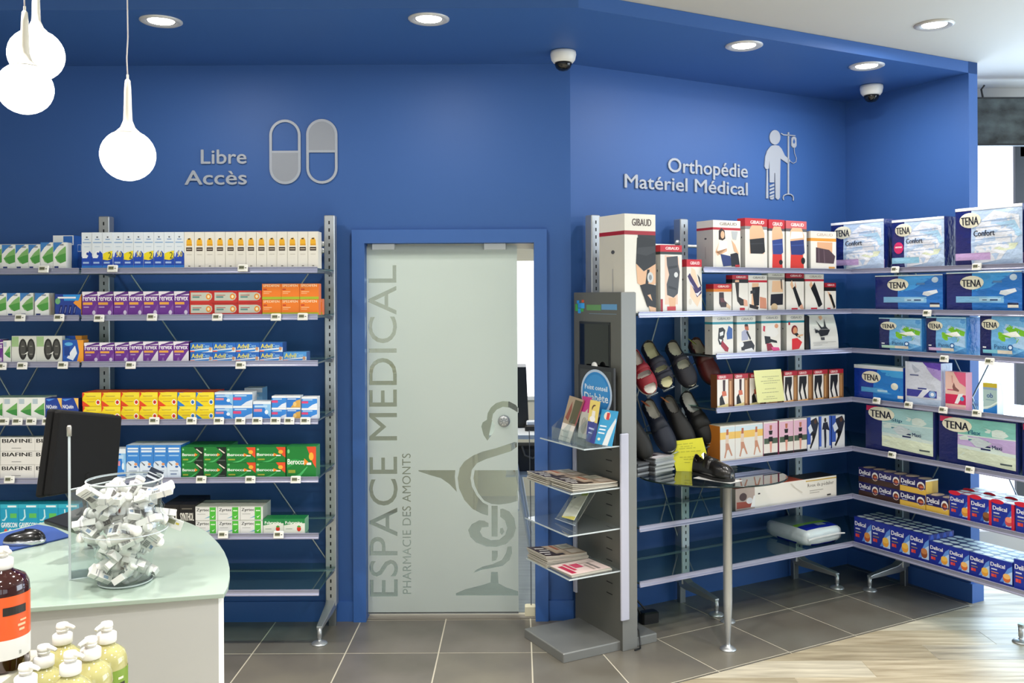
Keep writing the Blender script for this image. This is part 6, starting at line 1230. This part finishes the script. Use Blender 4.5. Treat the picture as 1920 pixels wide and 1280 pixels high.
# ---------------------------------------------------------------- counter with monitor, mouse, jar
CT = 1.0
def counter():
    pts = [atz(u, v, CT) for u, v in ((52, 1139), (420, 1112), (428, 1098), (431, 1080), (430.5, 1063), (427, 1048), (421, 1034), (411, 1019), (398, 1005), (386, 995), (374, 988), (362, 982.5), (341, 974))]; pts = [(q.x, q.y) for q in pts]
    poly = [(-2.3, pts[0][1]-(pts[1][1]-pts[0][1])/(pts[1][0]-pts[0][0])*(pts[0][0]+2.3))]+pts+[(-1.2, 3.06), (-1.3, 3.10), (-1.4, 3.115), (-1.492, 3.098), (-1.618, 2.849), (-2.15, 1.95)]
    root = empty('sales_counter', (-1.2, 2.6, 0), 0, 'white sales counter with rounded pale green glass top', 'counter')
    L = lambda q: (q[0]+1.2, q[1]-2.6)
    m = MB(); m.prism([L(q) for q in poly], CT-.012, CT, mat('#95a699', .2, name='pale_green_glass', coat=.3, var=(1.1, '#9dada1', 2, (1, 1, 1))), 'xy'); m.build('glass_top', root, bevel=.002)
    cx, cy = -1.35, 2.55
    ins = []
    for x, y in poly:
        d = Vector((cx-x, cy-y)); d = d.normalized()*min(.018, d.length); ins.append(L((x+d.x, y+d.y)))
    WL = mat('#b0b1af', .35, name='counter_laminate')
    m = MB(); m.prism([q for i, q in enumerate(ins) if not 3 <= i <= 13], 0, CT-.0125, WL, 'xy'); m.build('cabinet', root)
    a, b = ins[2], ins[3]; m = MB(); m.prism([a, (a[0]+.004, a[1]+.028), (a[0]-.03, a[1]+.10), (a[0]-.06, a[1]+.09)], 0, CT-.0125, mat('#dcdcda', .4), 'xy'); m.build('end_post', root)
    # monitor seen from behind
    c = [aty(84, 934, 2.50), aty(216, 910, 2.78), aty(226, 777, 2.80), aty(106, 766, 2.55)]
    nrm = (c[1]-c[0]).cross(c[3]-c[0]).normalized(); nrm = nrm if nrm.dot(-c[0]) > 0 else -nrm
    rt = empty('computer_monitor', atz(120, 1010, CT), 0, 'black computer monitor seen from behind on the counter', 'monitor'); B_ = rt.location
    def quad(sh, d0, d1, mt, name):
        cc = sum((Vector(q) for q in c), Vector())/4; q4 = [cc+(q-cc)*sh for q in c]; vs = [q+nrm*d0-B_ for q in q4]+[q+nrm*d1-B_ for q in q4]
        m = MB(); m.add(vs, [(0, 1, 2, 3), (7, 6, 5, 4), (0, 4, 5, 1), (1, 5, 6, 2), (2, 6, 7, 3), (3, 7, 4, 0)], mt); return m.build(name, rt, bevel=.008)
    MBK = mat('#070606', .75, name='monitor_black', spec=.25)
    quad(1., -.035, -.012, MBK, 'screen_bezel'); quad(.97, -.014, .012, MBK, 'back_shell'); 
    cc = (c[0]+c[1])/2-B_
    m = MB(); m.tube([cc+Vector((0, .01, .05)), cc+Vector((.02, .02, -.08))], .018, MBK); m.tube([cc+Vector((.02, .02, -.08)), (cc.x+.02, cc.y+.03, .01)], .018, MBK); m.build('neck', rt)
    m = MB(); m.prism([(q.x-B_.x, q.y-B_.y) for q in (atz(82, 981, CT), atz(158, 1005, CT), atz(215, 985, CT), atz(185, 955, CT), atz(155, 956, CT))], .0005, .012, mat('#141517', .3), 'xy'); m.build('base', rt, bevel=.003)
    # mouse mat and mouse
    q = [atz(u, v, CT+.001) for u, v in ((-20, 1008), (70, 985), (100, 990), (128, 1004), (128, 1008), (28, 1032), (-20, 1043))]; o0 = q[0]
    m = MB(); m.prism([(a.x-o0.x, a.y-o0.y) for a in q], 0, .004, mat('#22407e', .7), 'xy'); o = m.build('mouse_mat', None, o0); tag(o, 'dark blue mouse mat at the left edge of the counter', 'mouse mat')
    c0 = atz(46, 1018, CT+.0055); rt = empty('computer_mouse', c0, math.radians(10), 'black computer mouse with silver band on blue mat', 'mouse')
    def half(a, b, h, z0, mt, nm, lo=0., n=10):
        vs = []; fs = []; K = 28
        for i in range(n+1):
            ph = lo+(PI/2-lo)*i/n
            for k in range(K):
                th = 2*PI*k/K; vs.append((a*math.cos(th)*math.cos(ph)**.7, b*math.sin(th)*math.cos(ph)**.7, z0+h*math.sin(ph)*(1+.15*math.cos(th))))
        for i in range(n):
            for k in range(K): fs.append((i*K+k, i*K+(k+1) % K, (i+1)*K+(k+1) % K, (i+1)*K+k))
        m = MB(); m.add(vs, fs, mt, True); m.build(nm, rt)
    half(.058, .032, .03, .008, mat('#0e0d0e', .25, coat=.3), 'shell')
    m = MB(); m.lathe([(.055, 0), (.0585, .004), (.0585, .010), (.055, .013)], mat('#c9ccd0', .2, .8), 36, sy=.57, caps=False); m.build('silver_band', rt)
    m = MB(); m.lathe([(.053, 0), (.055, .008), (.0, .008)], BLK, 36, sy=.57); m.build('underside', rt)
    # clear upright stand
    a, b = atz(131, 1087, CT), atz(188, 1079, CT); dx = (b-a).normalized(); rt = empty('clear_stand', a, math.atan2(dx.y, dx.x), 'clear acrylic upright sign stand beside the jar of tubes', 'sign stand')
    zt = aty(131, 800, a.y).z-CT; z2 = aty(131, 918, a.y).z-CT; w = (b-a).length
    m = MB(); m.box(0, w, 0, .003, 0, z2, ACRY); m.box(0, w, 0, .08, 0, .003, ACRY); m.build('panel', rt)
    m = MB(); m.box(-.003, .003, -.002, .005, 0, zt, ACRYE); m.build('post', rt)
    m = MB(); m.lathe([(.006, 0), (.006, .024), (.004, .028), (0, .028)], mat('#a9a49c', .3, .5), 16, (0, 0, zt-.024)); m.build('tip', rt)
    m = MB(); m.tube([(0, 0, z2), (w*2.4, .03, z2+.015)], .002, ACRYE, 6); m.tube([(0, .001, 0), (w, .001, 0)], .0018, ACRYE, 6); m.build('edge_rod', rt)
    # jar of tubes
    J = atz(235, 1090, CT+.001); JM = clear_mat('jar_plastic', '#eef2f1', .10, .04, .965, '#e3e8e6')
    rt = empty('plastic_jar', J, 0, 'clear plastic jar full of small white tubes on the counter', 'jar')
    prof = [(.0, .002), (.058, .002), (.063, .008), (.066, .05), (.073, .09), (.078, .105), (.098, .118), (.103, .135), (.1, .17), (.092, .18), (.088, .20), (.092, .262)]
    m = MB(); m.lathe(prof, JM, 40, caps=False); m.build('body', rt)
    m = MB(); m.lathe([(.091, .26), (.0935, .262), (.0935, .2645), (.0905, .2645)], ACRYE, 40, caps=False); m.build('rim', rt)
    m = MB(); m.lathe([(.059, .0), (.066, .003), (.066, .006)], ACRYE, 40, caps=False); m.build('foot_ring', rt)
    m = MB(); m.lathe([(.1035, .133), (.105, .1345), (.1035, .136)], ACRYE, 40, caps=False); m.build('middle_ring', rt)
    m = MB(); WT = PR('#dcdbd7'); BR = PR('#3a3a3e')
    m.lathe([(.0105, 0), (.0115, .002), (.0115, .042), (.0105, .044), (.0, .044)], WT, 14); m.lathe([(0, .0441), (.0125, .0441), (.0125, .052), (.011, .054), (0, .054)], PR('#e8e7e2'), 14)
    m.v = list(m.v); tube = m.mesh('sample_tube')
    m2 = MB()
    for k in range(9): m2.box(-.0121, .0, -.006, .006, .008+.0022*k, .009+.0022*k+(.0006 if k % 3 else 0), BR)
    m2.box(-.012, -.002, -.007, .007, .032, .036, PR('#8f9094')); lb = m2.mesh('barcode')
    m3 = MB(); m3.box(-.015, .015, -.008, .008, 0, .056, WT); carton = m3.mesh('sample_carton'); m3 = MB()
    for k in range(12): m3.box(-.013, .001, -.0084, .0084, .006+.0018*k, .0068+.0018*k+(.0005 if k % 3 else 0), BR)
    m3.box(-.0152, .0152, -.0082, .0082, .034, .038, PR('#a9aaac')); m3.box(-.012, .01, -.0084, .0084, .042, .0435, PR('#7d7e82')); m3.box(.004, .012, -.0084, .0084, .01, .022, PR('#6a86a8')); lb2 = m3.mesh('carton_print')
    m2_ = 0
    rad = lambda z: .048 if z < .08 else (.064 if z < .11 else .078)
    rnd = random.Random(5); cnt = 0
    for L_ in range(10):
        z = .02+.0225*L_; R_ = rad(z)
        for k in range(11 if R_ > .06 else 9):
            a = 2*PI*k/(11 if R_ > .06 else 9)+L_*.37; rr = R_*(.86 if k % 4 else .3)
            ct = (cnt % 2 == 0); cnt += 1
            o = link('sample_carton' if ct else 'sample_tube', carton if ct else tube, None, J+Vector((rr*math.cos(a), rr*math.sin(a), z)), None, (rnd.uniform(.3, 2.2), rnd.uniform(-.8, .8), rnd.uniform(0, 6.28))); 
            if ct: tag(o, 'small white sample carton with barcode in the clear jar', 'sample carton', 'white cartons filling the jar'); link('print', lb2, o)
            else: tag(o, 'small white tube with round cap in the clear jar', 'sample tube', 'white tubes filling the jar'); link('barcode', lb, o)
    # cards and tags hooked on the jar's rim
    def card(u, v, Y, w, h, ang, tilt, c, decs, label, nm='hanging_card'):
        q = aty(u, v, Y); M_ = Matrix.Translation(q) @ Matrix.Rotation(ang, 4, 'Y') @ Matrix.Rotation(tilt, 4, 'X')
        cs = [M_ @ Vector(x) for x in ((-w/2, 0, -h/2), (w/2, 0, -h/2), (w/2, 0, h/2), (-w/2, 0, h/2))]; o = sheet4(nm, *cs, .003, c, decs); tag(o, label, 'card' if nm == 'hanging_card' else 'price tag', 'cards and tags on the jar'); return o
    card(283, 903, 2.42, .036, .07, math.radians(25), -.2, '#1c2638', [r(0, .62, 1, .7, '#c9ced6'), r(0, .78, 1, .82, '#c9ced6'), r(.1, .1, .9, .55, '#3e4c5e')], 'navy striped card leaning above the jar rim')
    card(289, 948, 2.44, .034, .05, math.radians(8), 0, '#2f4f44', [r(.1, .1, .9, .5, '#3d6354')], 'dark green card hooked on the jar rim')
    card(300, 922, 2.40, .034, .02, math.radians(12), 0, '#e2e2de', [r(.1, .35, .6, .8, '#33352f')], 'white price tag hooked high on the jar', 'price_tag')
    card(326, 981, 2.40, .045, .026, math.radians(22), 0, '#dfe0dc', [r(.1, .4, .55, .85, '#8a8c70'), r(.6, .5, .8, .7, '#c8b84a')], 'white price tag sticking out right of the jar', 'price_tag')
    o = MB(); q = [aty(u, v, 2.43) for u, v in ((296, 930), (308, 945), (303, 965), (285, 972), (300, 978), (315, 978))]; o.tube([a-q[0] for a in q], .0014, mat('#2f3338', .4), 6); o = o.build('hook_wire', None, q[0]); tag(o, 'dark bent wire clip joining the tags to the jar', 'wire clip')
counter()

# ---------------------------------------------------------------- soap bottles on the stepped stand
def pump(root, z, s=1., mt=None, rot=0.):
    PW = mt or mat('#dedcd6', .35, name='pump_white')
    m = MB(); m.lathe([(.0165*s, 0), (.0175*s, .002), (.0175*s, .016), (.015*s, .018), (.009*s, .019), (.008*s, .026), (.0105*s, .022), (.0105*s, .027)], PW, 20, (0, 0, z)); m.build('pump_collar', root)
    M_ = Matrix.Translation((0, 0, z+.027)) @ Matrix.Rotation(rot, 4, 'Z'); m = MB(); m.lathe([(.0105*s, 0), (.0115*s, .004), (.010*s, .010), (0, .012)], PW, 18, M=M_); m.tube([M_ @ Vector(q) for q in ((0, 0, .006), (-.013, 0, .0068), (-.023, 0, .005), (-.026, 0, .003))], [.0055, .0045, .0035, .003], PW, 10); m.build('pump_head', root)
def bottle(x, y, z, R_, Hh, body, bands, label, name, rot=0., txt=()):
    rt = empty(name, (x, y, z), 0, label, 'soap bottle', 'pump bottles on the display step')
    m = MB(); m.lathe([(R_*.9, 0), (R_, .006), (R_, Hh*.80), (R_*.97, Hh*.86), (R_*.85, Hh*.92), (R_*.6, Hh*.955), (R_*.4, Hh*.985), (R_*.38, Hh)], body, 40); m.build('body', rt)
    for z0, z1, c in bands:
        m = MB(); m.lathe([(R_+.0004, z0), (R_+.0004, z1)], mat(c, .35), 40, caps=False); m.build('label_band', rt)
    for a0, a1, z0, z1, c in txt:      # flat print wrapped on the label
        m = MB(); n = 8; vs = []
        for i in range(n+1):
            a = a0+(a1-a0)*i/n; vs += [((R_+.0009)*math.cos(a), (R_+.0009)*math.sin(a), z0), ((R_+.0009)*math.cos(a), (R_+.0009)*math.sin(a), z1)]
        m.add(vs, [(2*i, 2*i+2, 2*i+3, 2*i+1) for i in range(n)], mat(c, .4)); m.build('label_print', rt)
    pump(rt, Hh, rot=rot); return rt
def wraptext(rt, s, a0, a1, z0, z1, R_, c):
    vs, fs = unit_text(s, True); m = MB(); m.add([((R_+.0012)*math.cos(a0+(a1-a0)*u), (R_+.0012)*math.sin(a0+(a1-a0)*u), z0+(z1-z0)*v) for u, v in vs], fs, mat(c, .4)); m.build('lettering', rt)
def bottles():
    CR = mat('#c9c3b4', .4, name='stand_cream')
    rt = empty('display_step', (-1.0, 1.6, 0), 0, 'cream stepped display stand in front of the counter carrying soap bottles', 'display stand')
    m = MB(); m.rbox(-.5, .125, -.07, .08, .8655, 1.085, CR, .004); m.build('upper_step', rt)
    m = MB(); m.rbox(-.5, .42, -.16, .20, 0, .865, CR, .004); m.build('lower_step', rt)
    q = aty(6, 1222, 1.6)
    RED = mat('#2c080a', .08, name='dark_red_soap', spec=.6, coat=.6)
    b = bottle(-.905, 1.6, 1.0855, .043, .172, RED, ((.024, .058, '#d9d8d4'), (.058, .132, '#d8541c')), 'dark red pump bottle with orange label at lower left', 'pump_bottle', 2.6, ((-1.05, -.12, .100, .114, '#17120f'), (-.45, -.2, .070, .074, '#e8b890'), (-.5, -.15, .078, .082, '#e8b890'), (-.4, -.1, .086, .089, '#e8b890'), (-1.75, -1.7, .064, .125, '#e8a070'), (-1.66, -1.62, .07, .115, '#e8a070'), (-1.58, -1.54, .064, .10, '#e8a070'), (-.45, -.36, .030, .036, '#9a9a94')))
    OL = mat('#aaa56e', .07, name='olive_soap', spec=.6, coat=.5)
    spots = [((200, 1165), 1.72, 'rear right'), ((117, 1167), 1.715, 'rear left'), ((170, 1193), 1.635, 'middle right'), ((82, 1208), 1.635, 'middle left'), ((132, 1220), 1.555, 'front right'), ((48, 1243), 1.50, 'front left')]
    base = .866
    for (u, v), Y, w in spots:
        X = ray(u, v)[0]*Y; top = aty(u, v, Y).z; Hh = top-base-.038
        X = max(X, -.868+.0375) if w == 'front left' else X
        b = bottle(X, Y, base, .0365, Hh, OL, ((Hh*.08, Hh*.79, '#73902f'),), 'olive green pump soap bottle, %s of the cluster' % w, 'pump_bottle', 2.9 if 'left' in w or 'front' in w else 1.2, ((-1.5, -.2, Hh*.60, Hh*.68, '#15150f'), (-.9, -.3, Hh*.52, Hh*.535, '#dfe0c0'), (-.9, -.35, Hh*.49, Hh*.505, '#dfe0c0'), (-.6, -.3, Hh*.71, Hh*.73, '#dfe0c0')))
bottles()

# ---------------------------------------------------------------- office things seen through the door
def office():
    DW = mat('#cfd3d4', .4, name='desk_white')
    rt = empty('office_desk', (.05, 6.4, 0), 0, 'white trestle desk in the office behind the door', 'desk')
    m = MB(); m.rbox(-.25, 1.0, -.35, .35, .78, .81, DW, .004); m.build('desk_top', rt)
    m = MB(); m.rbox(-.14, .9, -.3, .3, .52, .535, DW, .003); m.build('lower_shelf', rt)
    for x, y in ((-.1, -.3), (-.1, .3), (.9, -.3)): m = MB(); m.tube([(x, y, .78), (x+.13, y, 0)], .014, DW); m.build('leg', rt)
    m = MB(); m.tube([(-.06, -.3, .3), (-.06, .3, .3)], .01, DW); m.build('stretcher', rt)
    a = aty(968, 688, 6.35); b = aty(988, 765, 6.35)
    rt = empty('office_monitor', (a.x, 6.35, .811), 0, 'black monitor on the office desk seen edge-on', 'monitor'); h = a.z-.811
    m = MB(); m.prism([(-.06, .03), (b.x-a.x+.012, .03), (b.x-a.x-.004, h), (-.05, h)], 0, .3, mat('#0c1016', .35)); m.build('panel', rt)
    m = MB(); m.box(-.08, .14, .02, .2, 0, .03, BLK); m.build('base', rt)
    rt = empty('office_telephone', (.09, 6.25, .811), 0, 'dark desk telephone beside the office monitor', 'telephone'); m = MB(); m.rbox(-.05, .12, -.05, .1, 0, .04, BLK, .01); m.rbox(-.04, .12, -.03, .02, .04, .065, mat('#d9dcde', .4), .006); m.build('handset', rt)
    rt = empty('handbag', (.02, 6.3, .536), 0, 'dark brown handbag on the desk lower shelf', 'bag'); m = MB(); m.rbox(-.06, .2, -.08, .1, 0, .17, mat('#3c3632', .6), .02); m.build('body', rt)
    m = MB(); m.tube([(0, -.085, .17), (.02, -.09, .11), (.07, -.092, .09), (.12, -.09, .11), (.14, -.085, .17)], .007, mat('#7d756c', .6)); m.build('handle', rt); m = MB(); m.rbox(-.06, -.03, -.086, -.08, 0, .17, mat('#8a6238', .5), .002); m.build('strap', rt)
    rt = empty('office_cabinet', (-.9, 7.3, 0), 0, 'beige cabinet in the office seen through the clear emblem', 'cabinet'); m = MB(); m.rbox(-.6, .55, 0, .5, 0, 1.15, mat('#a59c80', .5), .004); m.build('body', rt); m = MB(); m.rbox(-.58, -.03, -.02, 0, .03, 1.12, mat('#aca388', .5), .003); m.build('cabinet_door', rt); m = MB(); m.rbox(-.01, .53, -.02, 0, .03, 1.12, mat('#aca388', .5), .003); m.build('cabinet_door', rt)
    q = atz(994, 1156, 0); rt = empty('floor_socket_box', (q.x, q.y, 0), 0, 'cream box with cable on the floor inside the doorway', 'socket box'); m = MB(); m.rbox(-.028, .03, 0, .05, 0, .055, mat('#e3dcbc', .5), .004); m.build('box', rt); m = MB(); m.tube([(.006, .025, .05), (.006, .03, .6), (.0, .03, 1.0)], .0025, mat('#4c5258', .5)); m.build('cable', rt)
office()
